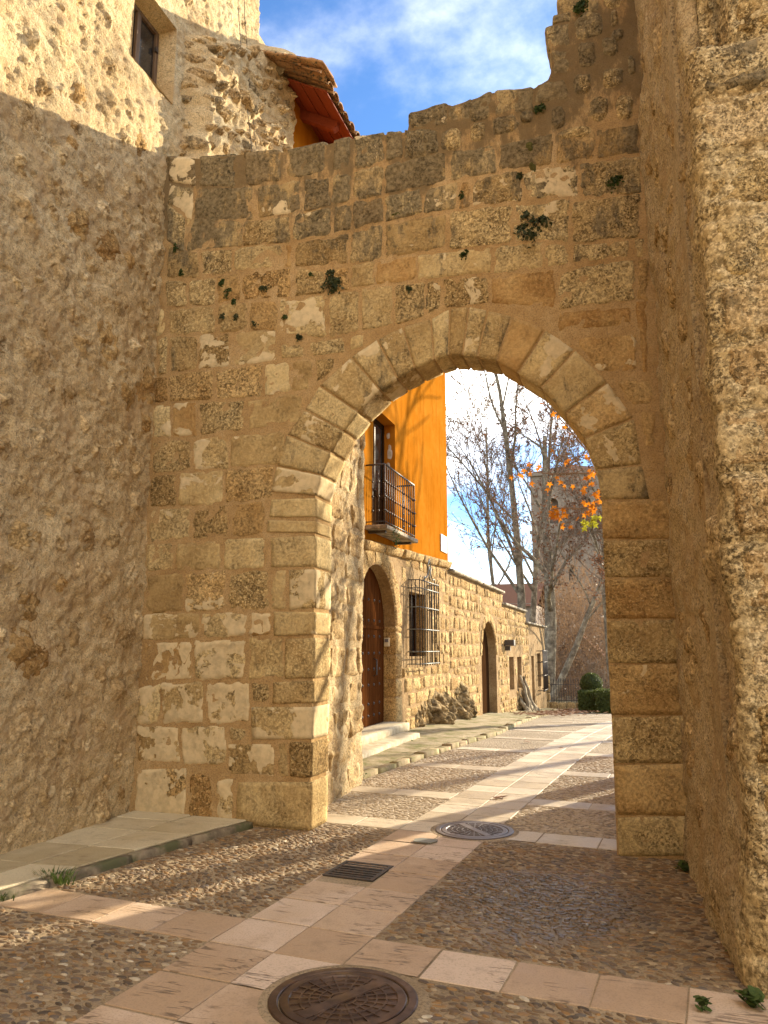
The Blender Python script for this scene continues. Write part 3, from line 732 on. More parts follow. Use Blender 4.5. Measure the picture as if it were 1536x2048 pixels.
seg = 8; th = np.arange(seg) * 2 * np.pi / seg
tv = [(math.cos(a), math.sin(a), -0.5) for a in th] + [(0.90 * math.cos(a), 0.90 * math.sin(a), 0.66) for a in th] + [(0.62 * math.cos(a), 0.62 * math.sin(a), 0.96) for a in th] + [(0, 0, 1.0)]
TV = np.array(tv); TF = []
for r_ in range(2):
    for k in range(seg):
        a, b = r_ * seg + k, r_ * seg + (k + 1) % seg; TF += [(a, b, b + seg), (a, b + seg, a + seg)]
TF += [(2 * seg + k, 2 * seg + (k + 1) % seg, 3 * seg) for k in range(seg)]
TF = np.array(TF)
prs = np.random.RandomState(11)
def scatter(x0, x1, y0, y1, cx, cy):
    gx, gy = np.meshgrid(np.arange(x0, x1, cx), np.arange(y0, y1, cy), indexing='ij')
    gx = gx + ((np.arange(gx.shape[1]) % 2) * cx * 0.5)[None, :]
    x = gx.ravel() + prs.uniform(-0.42, 0.42, gx.size) * cx; y = gy.ravel() + prs.uniform(-0.42, 0.42, gy.size) * cy
    m = pebble_ok(x, y) & (prs.rand(x.size) < 0.93); return x[m], y[m]
xa, ya = scatter(-4.4, 1.0, 2.3, 6.9, 0.051, 0.027)
xb, yb = scatter(-3.5, 1.2, 6.9, 12.5, 0.056, 0.040)
px_, py_ = np.concatenate([xa, xb]), np.concatenate([ya, yb])
N = len(px_); big = np.where(py_ < 6.9, 1.0, 1.2)
flow = fbm(np.stack([px_, py_, 0 * px_], 1), 0.9, 2) * 1.1
ang = flow + prs.normal(0, 0.34, N) - 0.08
la = prs.uniform(0.014, 0.035, N) * big; wa = la * prs.uniform(0.28, 0.62, N); wa = np.minimum(wa, 0.0165 * big)
ha = prs.uniform(0.003, 0.0085, N) * np.where(py_ < 6.9, 1.0, 1.0)
tint = np.clip(prs.beta(1.6, 1.7, N) + np.where((px_ < -2.3) & (py_ < 6.7), 0.04, 0.0), 0, 1)
size_px = la / np.maximum(py_ + 0.3, 1.0)
vis_u = (px_ * math.cos(YAW) + py_ * math.sin(YAW)) / (-px_ * math.sin(YAW) + py_ * math.cos(YAW))
vis_y = 1.6 / np.maximum(-px_ * math.sin(YAW) + py_ * math.cos(YAW), 0.1)
inview = (np.abs(vis_u) < 0.47) & (vis_y < 0.455)
order = np.argsort(-np.where(inview, size_px, 0)); solo = order[:300]; rest = order[300:]
base_pebs = []
for k in range(5):
    V = TV.copy(); V[:, :2] *= 1 + 0.16 * fbm(np.c_[TV[:, :2], np.full(len(TV), k * 3.3)], 1.1, 2)[:, None]
    base_pebs.append(mesh_np('pebble', V, TF, 'pebble', True))
for n_, i in enumerate(solo):
    o = bpy.data.objects.new('pebble', base_pebs[n_ % 5]); o.location = (px_[i], py_[i], zg(py_[i])); o.scale = (la[i], wa[i], ha[i]); o.rotation_euler = (0, 0, ang[i]); link(o, paving)
ca, sa = np.cos(ang[rest])[:, None], np.sin(ang[rest])[:, None]
lx = TV[None, :, 0] * la[rest][:, None] * (1 + 0.12 * np.sin(3 * np.arctan2(TV[:, 1], TV[:, 0]))[None, :] * prs.uniform(-1, 1, len(rest))[:, None]); ly = TV[None, :, 1] * wa[rest][:, None]
PX = px_[rest][:, None] + lx * ca - ly * sa; PY = py_[rest][:, None] + lx * sa + ly * ca; PZ = zg(py_[rest])[:, None] + TV[None, :, 2] * ha[rest][:, None]
PP = np.stack([PX, PY, PZ], -1).reshape(-1, 3); FF = (TF[None] + (np.arange(len(rest)) * len(TV))[:, None, None]).reshape(-1, 3)
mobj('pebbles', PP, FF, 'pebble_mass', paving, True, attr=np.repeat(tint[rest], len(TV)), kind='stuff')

# ------------------------------------------------------------------ the gate wall
gate = thing('gate_wall', 'weathered tufa block wall with a pointed archway across the lane', 'gate', (0, 0, 0), kind='thing')
GP = Plane((0, GY, 0), (1, 0, 0), (0, 0, 1), (0, -1, 0))
GT = 0.40
intr_px = [(632, 992), (642, 950), (662, 905), (686, 861), (716, 823), (760, 780), (795, 757), (830, 737), (868, 720), (897, 711), (925, 711), (955, 714), (993, 722), (1035, 747), (1083, 777), (1130, 827), (1168, 877), (1193, 940), (1203, 1000)]
extr_px = [(542, 985), (555, 932), (575, 870), (610, 820), (640, 772), (703, 715), (755, 680), (806, 655), (862, 640), (900, 618), (938, 615), (975, 622), (1025, 632), (1090, 660), (1150, 700), (1215, 765), (1268, 837), (1283, 930), (1300, 1000)]
IN = [gate_uv(*p) for p in intr_px]; EX = [gate_uv(*p) for p in extr_px]
top_px = [(333, 312), (400, 318), (485, 309), (575, 304), (650, 290), (705, 278), (768, 270), (815, 264), (822, 226), (890, 208), (905, 212), (985, 186), (1068, 177), (1096, 160), (1104, 140), (1098, 60), (1116, 45), (1118, 5)]
core = [(-4.8, -0.3)] + [(-4.8, 6.95)] + [gate_uv(*p) for p in top_px] + [(-0.28, 8.3), (0.0, 8.9), (0.4, 9.3), (1.2, 9.4), (1.2, -0.3)]
JR = [gate_uv(1232, 1712), gate_uv(1228, 1600), gate_uv(1221, 1430), gate_uv(1213, 1300), gate_uv(1206, 1100)]
JL = [gate_uv(632, 992), gate_uv(628, 1300), gate_uv(620, 1655)]
def outset(p, k=0.02):
    c = np.array([-1.5, 2.9 if p[1] > 2.9 else p[1]]); d = np.array(p) - c; L = np.linalg.norm(d); return tuple(c + d * (1 + k / L))
hole = [(JR[0][0] + 0.02, -0.3)] + [(p[0] + 0.008, p[1]) for p in JR] + [outset(p, 0.007) for p in IN[::-1]] + [(p[0] - 0.006, p[1]) for p in JL[1:]] + [(JL[-1][0] - 0.006, -0.3)]
plate('mortar_core', GP, core + hole, [], GT - 0.03, 'mortar', gate)

def insetq(q, k):
    q = np.array(q, float); c = q.mean(axis=0); w = np.ptp(q[:, 0]); h = np.ptp(q[:, 1])
    return c + (q - c) * np.array([max(1 - 2 * k / w, 0.5), max(1 - 2 * k / h, 0.5)])

SEED = [0]
grs = np.random.RandomState(21)
def gstone(qpx, white=0.0, lichen=None, tone=None, depth=False, mat=None, k=0.008, jit=0.012, rnd=0.03, pd=None, smooth=None):
    q = np.array([gate_uv(*p) for p in qpx]); q = insetq(q, k) + grs.uniform(-jit, jit, (4, 2))
    jamb = depth and 560 < qpx[1][0] < 640 and qpx[1][1] > 980
    if jamb: q[1, 0] = float(np.interp(q[1, 1], [p[1] for p in JL[::-1]], [p[0] for p in JL[::-1]])) + 0.004; q[2, 0] = float(np.interp(q[2, 1], [p[1] for p in JL[::-1]], [p[0] for p in JL[::-1]])) + 0.004
    z = q[:, 1].mean(); SEED[0] += 1
    if lichen is None: lichen = float(np.clip((z - 4.3) / 2.3, 0, 1) * 0.45 + grs.uniform(-0.15, 0.3))
    if tone is None: tone = float(grs.uniform(0.15, 0.85))
    if mat is None: mat = 'stone_warm' if grs.rand() < 0.22 else 'stone'
    pr = dict(tone=float(tone), lichen=float(lichen), white=float(white), worn=float(smooth if smooth is not None else grs.choice([0.0, 0.15, 0.4, 0.6, 0.8])))
    if depth:
        pd = grs.uniform(0.004, 0.012) if pd is None else pd
        f = GP.P(q[:, 0], q[:, 1], pd); b = GP.P(q[:, 0], q[:, 1], -GT)
        return block(f, b, gate, mat, n=(10, 8, 7), rnd=0.010 if jamb else rnd, amp=0.010 if rnd > 0.02 and not jamb else 0.005, seed=SEED[0], freq=7, **pr)
    return stone_patch(GP, q, gate, mat, proud=grs.uniform(0.003, 0.011), rough=grs.uniform(0.005, 0.010), bevel=0.012, base=-0.010, edge=0.032, seed=SEED[0], tilt=grs.uniform(-0.012, 0.012), **pr)

def yat(poly, x):
    return float(np.interp(x, [p[0] for p in poly], [p[1] for p in poly]))
def row(top, bot, joints, whites={}, li=None, solid=()):
    for i in range(len(joints) - 1):
        a, b = joints[i], joints[i + 1]
        if isinstance(a, tuple): a = a[1]
        if isinstance(b, tuple): b = b[0]
        gstone([(a, yat(top, a)), (b, yat(top, b)), (b, yat(bot, b)), (a, yat(bot, a))], white=whites.get(i, 0.0 if grs.rand() > 0.3 else grs.uniform(0.15, 0.5)), lichen=li if li is None else float(np.clip(li + grs.uniform(-0.09, 0.09), 0, 1)), depth=i in solid)

rA = [(333, 308), (400, 312), (485, 302), (575, 296), (650, 282), (705, 270), (768, 262), (812, 255), (880, 258), (930, 255)]
rB = [(333, 361), (430, 385), (525, 372), (610, 356), (700, 345), (768, 326), (878, 305), (993, 287), (1108, 262), (1193, 256), (1280, 248)]
rC = [(333, 405), (390, 447), (507, 442), (600, 427), (660, 413), (768, 391), (893, 367), (993, 345), (1108, 330), (1193, 320), (1280, 310)]
rD = [(330, 482), (372, 507), (485, 492), (582, 487), (660, 472), (705, 462), (768, 446), (845, 430), (943, 415), (1045, 405), (1158, 395), (1283, 387)]
rE = [(330, 560), (400, 557), (465, 547), (582, 535), (650, 542), (700, 530), (768, 517), (895, 500), (983, 492), (1088, 478), (1143, 490), (1288, 475)]
rF = [(328, 615), (432, 610), (482, 602), (585, 595), (650, 590), (720, 577), (768, 570), (833, 562), (983, 550), (1088, 540), (1143, 530), (1280, 517)]
rG = [(320, 675), (432, 668), (495, 660), (556, 656), (560, 682), (655, 680), (720, 665), (768, 657), (848, 634), (888, 614), (978, 609), (1113, 622), (1193, 610), (1290, 602)]
row(rA, rB, [335, 393, (474, 486), (563, 569), (653, 664), (702, 706), 770, 806, 878, 927], {0: 0.75, 1: 0.2}, 0.88, solid=range(7))
row(rB, rC, [335, 388, (508, 512), 605, 662, 704, 768, (893, 900), 993, 1110, 1192, 1278], {0: 0.9, 1: 0.2}, 0.78)
row(rC, rD, [331, 371, 486, 585, (662, 664), 704, 768, 846, 916, 944, 1046, 1159, 1283], {9: 0.62, 10: 0.66, 6: 0.3, 7: 0.5}, 0.66)
row(rD, rE, [331, 400, 466, (566, 570), (584, 588), 699, 768, (894, 899), 1027, 1143, 1284], {8: 0.5}, 0.52)
row(rE, rF, [329, 376, 433, 483, (584, 589), 651, 700, 752, 834, 987, 1088, 1142, (1262, 1268), 1290], {}, 0.36)
row(rF, rG, [312, (331, 336), 433, 497, 557, 654, 720, 788, 850, 884, 980, 1115, (1270, 1272), 1300], {4: 0.62, 9: 0.6, 5: 0.35}, 0.25)
rH = [(310, 752), (397, 742), (457, 737), (530, 725), (580, 720), (630, 716)]
rI = [(305, 807), (425, 802), (525, 795), (580, 785), (625, 780)]
rJ = [(302, 880), (395, 875), (460, 870), (492, 862), (575, 858), (612, 845)]
rK = [(300, 950), (380, 942), (457, 937), (555, 928)]
rL = [(297, 1017), (352, 1016), (445, 1010), (540, 997)]
rM = [(291, 1085), (380, 1082), (450, 1077), (535, 1072), (632, 1068)]
rN = [(288, 1147), (352, 1145), (445, 1142), (635, 1135)]
rO = [(285, 1228), (370, 1227), (455, 1222), (628, 1220)]
rP = [(280, 1285), (402, 1279), (495, 1275), (625, 1272)]
rQ = [(275, 1367), (385, 1362), (495, 1360), (620, 1360)]
rR = [(272, 1450), (360, 1450), (500, 1450)]
rS = [(272, 1527), (360, 1529), (455, 1531), (470, 1533)]
row(rG, rH, [314, 336, 396, 460, 555], {2: 0.7, 3: 0.7}, 0.3)
gstone([(558, 690), (610, 686), (610, 715), (560, 718)]); gstone([(615, 682), (692, 672), (690, 706), (618, 714)]); gstone([(697, 674), (732, 668), (728, 696), (700, 704)])
row(rH, rI, [307, 337, (427, 431), 527, 581, 626], {3: 0.55}, 0.2)
gstone([(629, 718), (672, 714), (668, 745), (631, 766)])
row(rI, rJ, [304, 343, 397, (491, 494), 606], {0: 0.5, 1: 0.65}, 0.15)
row(rJ, rK, [301, 383, 459, 570], {0: 0.3, 1: 0.6, 2: 0.5}, 0.1)
row(rK, rL, [298, 354, 447, 548], {1: 0.5}, 0.25)
row(rL, rM, [297, 382, 457, 533], {0: 0.45}, 0.25)
row(rM, rN, [290, 350, 445, (531, 541), 633], {}, 0.15, solid=(3,))
row(rN, rO, [292, 370, 454, (539, 542), 575, 630], {1: 0.6, 4: 0.8}, 0.1, solid=(4,))
row(rO, rP, [284, 402, 495, 546, 628], {0: 0.75, 1: 0.75, 2: 0.8, 3: 0.5}, 0.1, solid=(3,))
row(rP, rQ, [286, 387, 494, 568, 624], {0: 0.7, 1: 0.8, 2: 0.2}, 0.15, solid=(3,))
row(rQ, rR, [274, 323, 408, 501], {0: 0.8, 1: 0.75, 2: 0.9}, 0.15)
gstone([(501, 1364), (542, 1363), (542, 1407), (501, 1408)], 0.3, 0.0); gstone([(543, 1362), (622, 1362), (622, 1407), (543, 1408)], 0.4, 0.0, depth=True)
gstone([(501, 1411), (623, 1411), (622, 1480), (501, 1480)], 0.9, 0.0, 0.8, depth=True)
row(rR, rS, [272, 361, 454], {0: 0.88, 1: 0.85}, 0.15)
gstone([(456, 1453), (494, 1453), (494, 1482), (456, 1482)])
gstone([(455, 1483), (551, 1483), (551, 1552), (455, 1551)], 0.8, 0.0, 0.2, mat='stone'); gstone([(553, 1483), (578, 1483), (578, 1556), (553, 1556)]); gstone([(579, 1482), (619, 1482), (618, 1556), (579, 1556)], depth=True)
gstone([(272, 1533), (376, 1533), (375, 1636), (270, 1630)], 0.9, 0.1, 0.8); gstone([(377, 1545), (428, 1547), (427, 1640), (376, 1638)], 0.1, 0.2, 0.6, mat='stone_warm')
gstone([(430, 1553), (470, 1553), (469, 1646), (429, 1643)], 0.6, 0.0, 0.3); gstone([(472, 1560), (617, 1560), (615, 1664), (470, 1652)], 0.0, 0.2, 0.6, depth=True)
gstone([(540, 998), (633, 996), (630, 1036), (537, 1037)], 0.3, 0.2, 0.8, depth=True); gstone([(534, 1040), (630, 1039), (630, 1066), (534, 1068)], 0.0, 0.35, depth=True)

# voussoirs: whole wedge blocks through the wall
for i in range(len(IN) - 1):
    q = np.array([EX[i], EX[i + 1], IN[i + 1], IN[i]]); SEED[0] += 1
    c = q.mean(axis=0); q = c + (q - c) * np.array([1, 1]); 
    # mortar gap along the joints only
    for a, b in ((0, 1), (3, 2)):
        d = q[b] - q[a]; L = np.linalg.norm(d); g = min(0.008, L * 0.15); q[a] = q[a] + d / L * g; q[b] = q[b] - d / L * g
    pd = grs.uniform(0.004, 0.013)
    f = GP.P(q[:, 0], q[:, 1], pd); b = GP.P(q[:, 0], q[:, 1], -GT)
    block(f, b, gate, 'stone' if i not in (12, 15) else 'stone_warm', n=(8, 10, 8), rnd=0.007, amp=0.005, seed=SEED[0], name='voussoir', freq=7,
          tone=float(grs.uniform(0.35, 0.85)) if i else 0.9, lichen=float(grs.uniform(0.1, 0.55)), white=0.9 if i == 0 else float(grs.choice([0, 0.3, 0.55])), worn=float(grs.uniform(0.45, 0.85)))
# right jamb courses
jy = [1003, 1017, 1080, 1157, 1240, 1328, 1432, 1528, 1632, 1714]
def jx(y): return float(np.interp(y, [1000, 1100, 1300, 1430, 1600, 1712], [1203, 1207, 1215, 1222, 1232, 1237]))
for i in range(1, len(jy) - 1):
    a, b = jy[i] + 2, jy[i + 1] - 2
    if i == 1: a = 1004
    gstone([(jx(a), a), (jx(a) + 170, a - 3), (jx(b) + 170, b), (jx(b), b)], float(grs.choice([0, 0.3])), 0.1, float(grs.uniform(0.62, 0.95)), depth=True, mat=('stone', 'stone_warm')[i % 2], k=0.0015, jit=0.003, rnd=0.004, pd=0.003, smooth=float(grs.uniform(0.3, 0.6)))
# spandrel on the right
for q, w in (([(1110, 620), (1265, 610), (1265, 655), (1112, 665)], 0.1), ([(1140, 672), (1278, 668), (1280, 745), (1200, 750)], 0.45), ([(1228, 758), (1306, 755), (1308, 812), (1262, 815)], 0.1), ([(1278, 820), (1310, 818), (1312, 900), (1292, 900)], 0), ([(1268, 600), (1296, 600), (1298, 750), (1284, 750)], 0)):
    gstone(q, w, 0.2, 0.6, mat='stone_warm', smooth=0.6)
# upper right, rough quarry stones sunk in mortar
Z2 = lambda x0, y0, x1, y1: [(768 + x0 / 2, y0 / 2), (768 + x1 / 2, y0 / 2 - 2), (768 + x1 / 2, y1 / 2), (768 + x0 / 2, y1 / 2)]
for b_ in ([(813, 222), (893, 202), (895, 258), (815, 262)], [(893, 214), (940, 196), (942, 246), (895, 250)], [(938, 198), (985, 179), (985, 240), (938, 246)], [(985, 179), (1068, 170), (1066, 226), (985, 236)], [(1066, 172), (1135, 148), (1137, 202), (1066, 210)],
           [(1088, 54), (1138, 42), (1137, 97), (1093, 102)], [(1097, 100), (1140, 97), (1140, 152), (1099, 154)], [(1112, -14), (1202, -18), (1202, 26), (1116, 28)], [(1110, 28), (1142, 26), (1142, 46), (1108, 48)]):
    gstone(b_, 0.55 if b_[0][0] == 813 else 0.0, 0.78, 0.55, depth=True, mat='stone', k=-0.006, jit=0.022, rnd=0.05)
for b_ in ((752, 55, 886, 152), (768, 165, 856, 272), (868, 150, 942, 222), (860, 275, 972, 346), (750, 300, 836, 372), (815, 390, 906, 482), (662, 430, 732, 512), (425, 470, 545, 532), (920, 380, 1006, 482), (870, -60, 962, 30), (900, 40, 940, 110), (905, 120, 965, 160), (540, 445, 600, 490), (690, 520, 845, 545), (235, 512, 316, 602), (340, 490, 410, 565), (75, 530, 220, 625), (970, 220, 1010, 300), (740, -190, 860, -80), (870, -200, 980, -90)):
    x0, y0, x1, y1 = b_; u0, v0 = gate_uv(768 + x0 / 2, y0 / 2); u1, v1 = gate_uv(768 + x1 / 2, y1 / 2); SEED[0] += 1
    lump(GP, (u0 + u1) / 2, (v0 + v1) / 2, abs(u1 - u0) / 2 * 1.08, abs(v0 - v1) / 2 * 1.08, gate, 'stone', height=0.022, seed=SEED[0], tone=float(grs.uniform(0.3, 0.8)), lichen=float(grs.uniform(0.5, 0.9)), white=0.0, rings=7, seg=18)

# ------------------------------------------------------------------ side pier behind the gate (left passage wall)
pier = thing('pier', 'sunlit rough stone pier behind the left jamb of the archway', 'pier', (0, 0, 0), kind='thing')
d_ = np.array([-3.20 - -3.05, 9.05 - 6.98, 0]); L_ = np.linalg.norm(d_); d_ /= L_
PP_ = Plane((-3.05, 6.98, 0), d_, (0, 0, 1), (d_[1], -d_[0], 0))
def hpier(u, v): 
    P = PP_.P(u, v); return 0.03 * fbm(P, 1.2, 2) + 0.028 * fbm(P, 4, 4, 0.6)
hfield('core', PP_, np.linspace(-0.1, L_ + 0.02, 70), np.linspace(-0.2, 6.2, 200), hpier, 'right_render', pier, flip=flipcheck(PP_))
MB().box(-4.7, -3.30, 7.03, 8.98, -0.2, 6.15).build('back_core', 'mortar', pier)
prs2 = np.random.RandomState(5); v = 0.0; i = 0
while v < 5.6:
    h = prs2.uniform(0.26, 0.42); u = -0.1 + prs2.uniform(-0.2, 0)
    while u < L_ - 0.05:
        w = prs2.uniform(0.35, 0.7); u1 = min(u + w, L_ - 0.0); u0 = max(u, 0)
        if u1 - u0 > 0.15:
            stone_patch(PP_, insetq([(u0, v + h), (u1, v + h), (u1, v), (u0, v)], 0.012), pier, 'rubble', proud=prs2.uniform(0.003, 0.022), rough=0.024, bevel=0.04, base=-0.03, seed=i + 300, base_h=hpier, edge=0.03, tone=float(prs2.uniform(0.3, 0.95)), lichen=float(prs2.uniform(0.0, 0.35)), white=float(prs2.choice([0, 0.2, 0.6])), worn=0.35); i += 1
        u += w
    v += h

# ------------------------------------------------------------------ tall plastered house on the left
tall = thing('tall_house', 'tall rubble and lime plaster house wall filling the left side', 'house', (0, 0, 0), kind='thing')
LP = Plane((-4.63, 0, 0), (0, 1, 0), (0, 0, 1), (1, 0, 0))
WIN = (5.84, 6.60, 7.60, 8.56)
def hleft(u, v):
    P = np.stack([0 * u, u, v], 1)
    r = fbm(P, 4.2, 3, 0.55, 3.0)
    dw = np.maximum(np.maximum(WIN[0] - u, u - WIN[1]), np.maximum(WIN[2] - v, v - WIN[3]))
    calm = sstep(0.0, 0.12, dw)
    return (0.05 * fbm(P, 0.55, 2) + (0.026 * fbm(P, 2.0, 3, 0.55) + 0.036 * r + 0.030 * (0.5 - np.abs(fbm(P, 8, 3, 0.6)) * 2) + 0.005 * fbm(P, 40, 2)) * (0.25 + 0.75 * calm)) - 0.05 * sstep(6.0, 6.63, u) * sstep(7.2, 6.9, v)
us = np.concatenate([np.linspace(-6, 2.4, 40), np.arange(2.42, 5.82, 0.023), [5.84], np.linspace(5.865, 6.575, 32), [6.60], np.arange(6.62, 8.56, 0.023)])
vv = np.concatenate([np.arange(-0.1, 7.58, 0.024), [7.60], np.linspace(7.625, 8.54, 38), [8.56], np.arange(8.585, 11.0, 0.03), [11.5, 12.2]])
hfield('wall', LP, us, vv, hleft, 'left_render', tall, flip=flipcheck(LP), mask=lambda u, v: ~((u > WIN[0]) & (u < WIN[1]) & (v > WIN[2]) & (v < WIN[3])))
MB().box(-9, -4.72, -6, 5.7, -0.2, 12.2).box(-9, -4.72, 6.75, 8.5, -0.2, 12.2).box(-9, -4.72, 5.7, 6.75, -0.2, 7.5).box(-9, -4.72, 5.7, 6.75, 8.7, 12.2).box(-9, -5.1, 5.7, 6.75, 7.5, 8.7).build('masonry_core', 'left_render', tall)
# window: splayed reveal, timber frame, glass
wd = bpy.data.objects.new('window', None); link(wd, tall)
m = MB(); y0, y1, z0, z1 = WIN; XF = -4.62; XB = -4.90
m.add([(XF, y1, z0), (XF, y1, z1), (XB, y1 - 0.02, z1), (XB, y1 - 0.02, z0)], [(0, 1, 2, 3)])
m.add([(XF, y0, z0), (XF, y0, z1), (XB, y0 + 0.02, z1), (XB, y0 + 0.02, z0)], [(0, 1, 2, 3)])
m.add([(XF, y0, z1), (XF, y1, z1), (XB, y1, z1 - 0.03), (XB, y0, z1 - 0.03)], [(0, 1, 2, 3)])
m.add([(XF, y0, z0), (XF, y1, z0), (XB, y1, z0 + 0.05), (XB, y0, z0 + 0.05)], [(0, 1, 2, 3)])
m.build('reveal', 'left_render', wd)
m = MB(); xw = -4.885
for (a, b, c, d) in ((y0 + 0.01, y0 + 0.06, z0 + 0.04, z1 - 0.02), (y1 - 0.07, y1 - 0.02, z0 + 0.04, z1 - 0.02), ((y0 + y1) / 2 - 0.04, (y0 + y1) / 2 + 0.03, z0 + 0.09, z1 - 0.07)):
    m.box(xw, xw + 0.05, a, b, c, d, 0.006)
m.box(xw, xw + 0.05, y0 + 0.06, y1 - 0.07, z0 + 0.04, z0 + 0.09, 0.006).box(xw, xw + 0.05, y0 + 0.06, y1 - 0.07, z1 - 0.07, z1 - 0.02, 0.006)
m.build('window_frame', 'frame_wood', wd)
ym = (y0 + y1) / 2
MB().box(xw + 0.01, xw + 0.018, y0 + 0.05, ym - 0.03, z0 + 0.08, z1 - 0.06).build('pane', 'glass_dark', wd)
MB().box(xw + 0.01, xw + 0.018, ym + 0.02, y1 - 0.06, z0 + 0.08, z1 - 0.06).build('pane', 'glass_dark', wd)
MB().box(xw + 0.04, xw + 0.07, y1 - 0.09, y1 - 0.05, z1 - 0.30, z1 - 0.24).build('hinge', 'iron', wd)

# rubble stones showing through the plaster
lrs = np.random.RandomState(42); placed = []
def try_place(u, v, r, sep=0.78):
    for (a, b, c) in placed:
        if math.hypot((a - u), (b - v)) < (c + r) * sep: return False
    placed.append((u, v, r)); return True
k = 0
for it in range(4200):
    if k >= 300: break
    u = lrs.uniform(3.2, 6.6) if it % 5 else lrs.uniform(6.6, 8.5); v = lrs.uniform(0.1, 10.3) if it % 4 == 0 else lrs.uniform(0.1, 6.9)
    if u > 6.55 and v < 6.9: continue
    r = lrs.uniform(0.10, 0.33) if v < 7 else lrs.uniform(0.08, 0.18)
    if WIN[0] - 0.3 < u < WIN[1] + 0.3 and WIN[2] - 0.3 < v < WIN[3] + 0.35: continue
    if not try_place(u, v, r, 0.70): continue
    k += 1
    hi = lrs.uniform(0.010, 0.024)
    lump(LP, u, v, r * lrs.uniform(0.75, 1.0), r * lrs.uniform(0.75, 1.15), tall, 'rubble' if lrs.rand() < 0.85 else 'stone_warm', height=hi, base_h=hleft, seed=k, rot=lrs.uniform(-0.9, 0.9), rough=1.8, sink=0.018, rings=11, seg=24, prof=0.1,
         worn=0.35, tone=float(lrs.uniform(0.35, 1.0)), lichen=float(lrs.choice([0, 0.0, 0.25])), white=float(lrs.choice([0, 0, 0.35])))
# exposed rubble mass between the plaster and the ochre house
RP = Plane((-4.42, 0, 0), (0, 1, 0), (0, 0, 1), (1, 0, 0))
def hrub(u, v):
    P = np.stack([0 * u, u, v], 1)
    lim = 8.75 + (u - 6.8) * 0.72
    d = np.minimum(u - 6.74 - 0.10 * fbm(P, 3, 2), lim - v + 0.25 * fbm(P, 2, 2, 0.5, 9.0))
    k = sstep(-0.05, 0.28, d)
    return -0.33 + 0.38 * k + (0.08 * fbm(P, 2.2, 2) + 0.09 * fbm(P, 5.0, 4, 0.62)) * k + 0.12 * sstep(8.1, 8.9, u) * k
rub = hfield('rubble_face', RP, np.arange(6.62, 8.98, 0.024), np.arange(6.0, 10.4, 0.024), hrub, 'left_render', tall, flip=flipcheck(RP))
n_ = 0; placed = []
for it in range(1500):
    u, v = lrs.uniform(6.72, 8.9), lrs.uniform(6.5, 9.75)
    if v > 8.6 + (u - 6.8) * 0.72: continue
    r = lrs.uniform(0.06, 0.15)
    if not try_place(u, v, r, 0.72): continue
    n_ += 1
    lump(RP, u, v, r * lrs.uniform(0.9, 1.3), r * lrs.uniform(0.6, 0.95), rub, 'rubble', height=lrs.uniform(0.02, 0.06), base_h=hrub, seed=n_ + 500, rot=lrs.uniform(-0.5, 0.5), rough=1.5, sink=0.04, rings=9, seg=18, prof=0.25, tone=float(lrs.uniform(0.2, 0.8)), lichen=float(lrs.choice([0, 0.4, 0.7])), white=0.0)

# two thin cables hanging down the rubble
for j, (yy0, zz0, yy1, zz1) in enumerate(((7.71, 11.4, 7.87, 6.4), (7.88, 11.4, 8.03, 6.4))):
    pts = [(-4.13 - 0.40 * min(a / 0.72, 1.0) + 0.01 * math.sin(a * 9 + j), yy0 + (yy1 - yy0) * (1 - a) + 0.0, zz1 + (zz0 - zz1) * a) for a in np.linspace(0, 1, 14)]
    o = MB().tube(pts, 0.004, 5).build('cable', 'cable_black', None, True)
    tag(o, ('thin dark cable hanging down the rubble, nearer the window', 'thin dark cable hanging down the rubble, nearer the tiled eave')[j], 'cable', 'cables on the rubble')

# ------------------------------------------------------------------ tower on the right
tow = thing('stone_tower', 'massive stone tower corner filling the right edge of the view', 'tower', (0, 0, 0), kind='thing')
pts = [(0.29, 6.75), (0.31, 6.62)] + [(0.31 + 0.15 * a, 6.62 - 2.28 * a) for a in np.linspace(0.01, 1, 95)]
cx_, cy_ = 0.54, 4.33
pts += [(0.54 - 0.08 * math.cos(a), 4.33 - 0.08 * math.sin(a)) for a in np.linspace(0.1, math.pi / 2, 7)]
pts += [(x, 4.25) for x in np.concatenate([np.arange(0.565, 1.4, 0.022), np.linspace(1.45, 4, 12)])]
pts = np.array(pts); tang = np.gradient(pts, axis=0); tang /= np.linalg.norm(tang, axis=1)[:, None]
nrm = np.stack([tang[:, 1], -tang[:, 0]], 1)      # outward: to the lane on the side wall, to the viewer on the front
sgn = np.sign(nrm[40] @ np.array([-1, 0])); nrm *= sgn
tz = np.concatenate([np.arange(-0.1, 7.2, 0.026), np.linspace(7.25, 9.6, 30)])
ii, jj = np.meshgrid(np.arange(len(pts)), np.arange(len(tz)), indexing='ij'); ii = ii.ravel(); jj = jj.ravel()
X, Yv, Zv = pts[ii, 0], pts[ii, 1], tz[jj]
P3 = np.stack([X, Yv, Zv], 1)
front = sstep(4.40, 4.26, Yv)
P3s = P3 * np.array([1, 1, 1])
h = 0.05 * fbm(P3, 0.7, 2, 0.5, 5.0) + 0.020 * fbm(P3s, 3.0, 3, 0.6) + 0.024 * fbm(P3, 9, 4, 0.65)
# low courses bulge and splay at the foot of the side wall
h += (0.04 * fbm(P3, 2.2, 3, 0.6, 2.0) + 0.05 * sstep(1.3, 0.0, Zv)) * (1 - front)
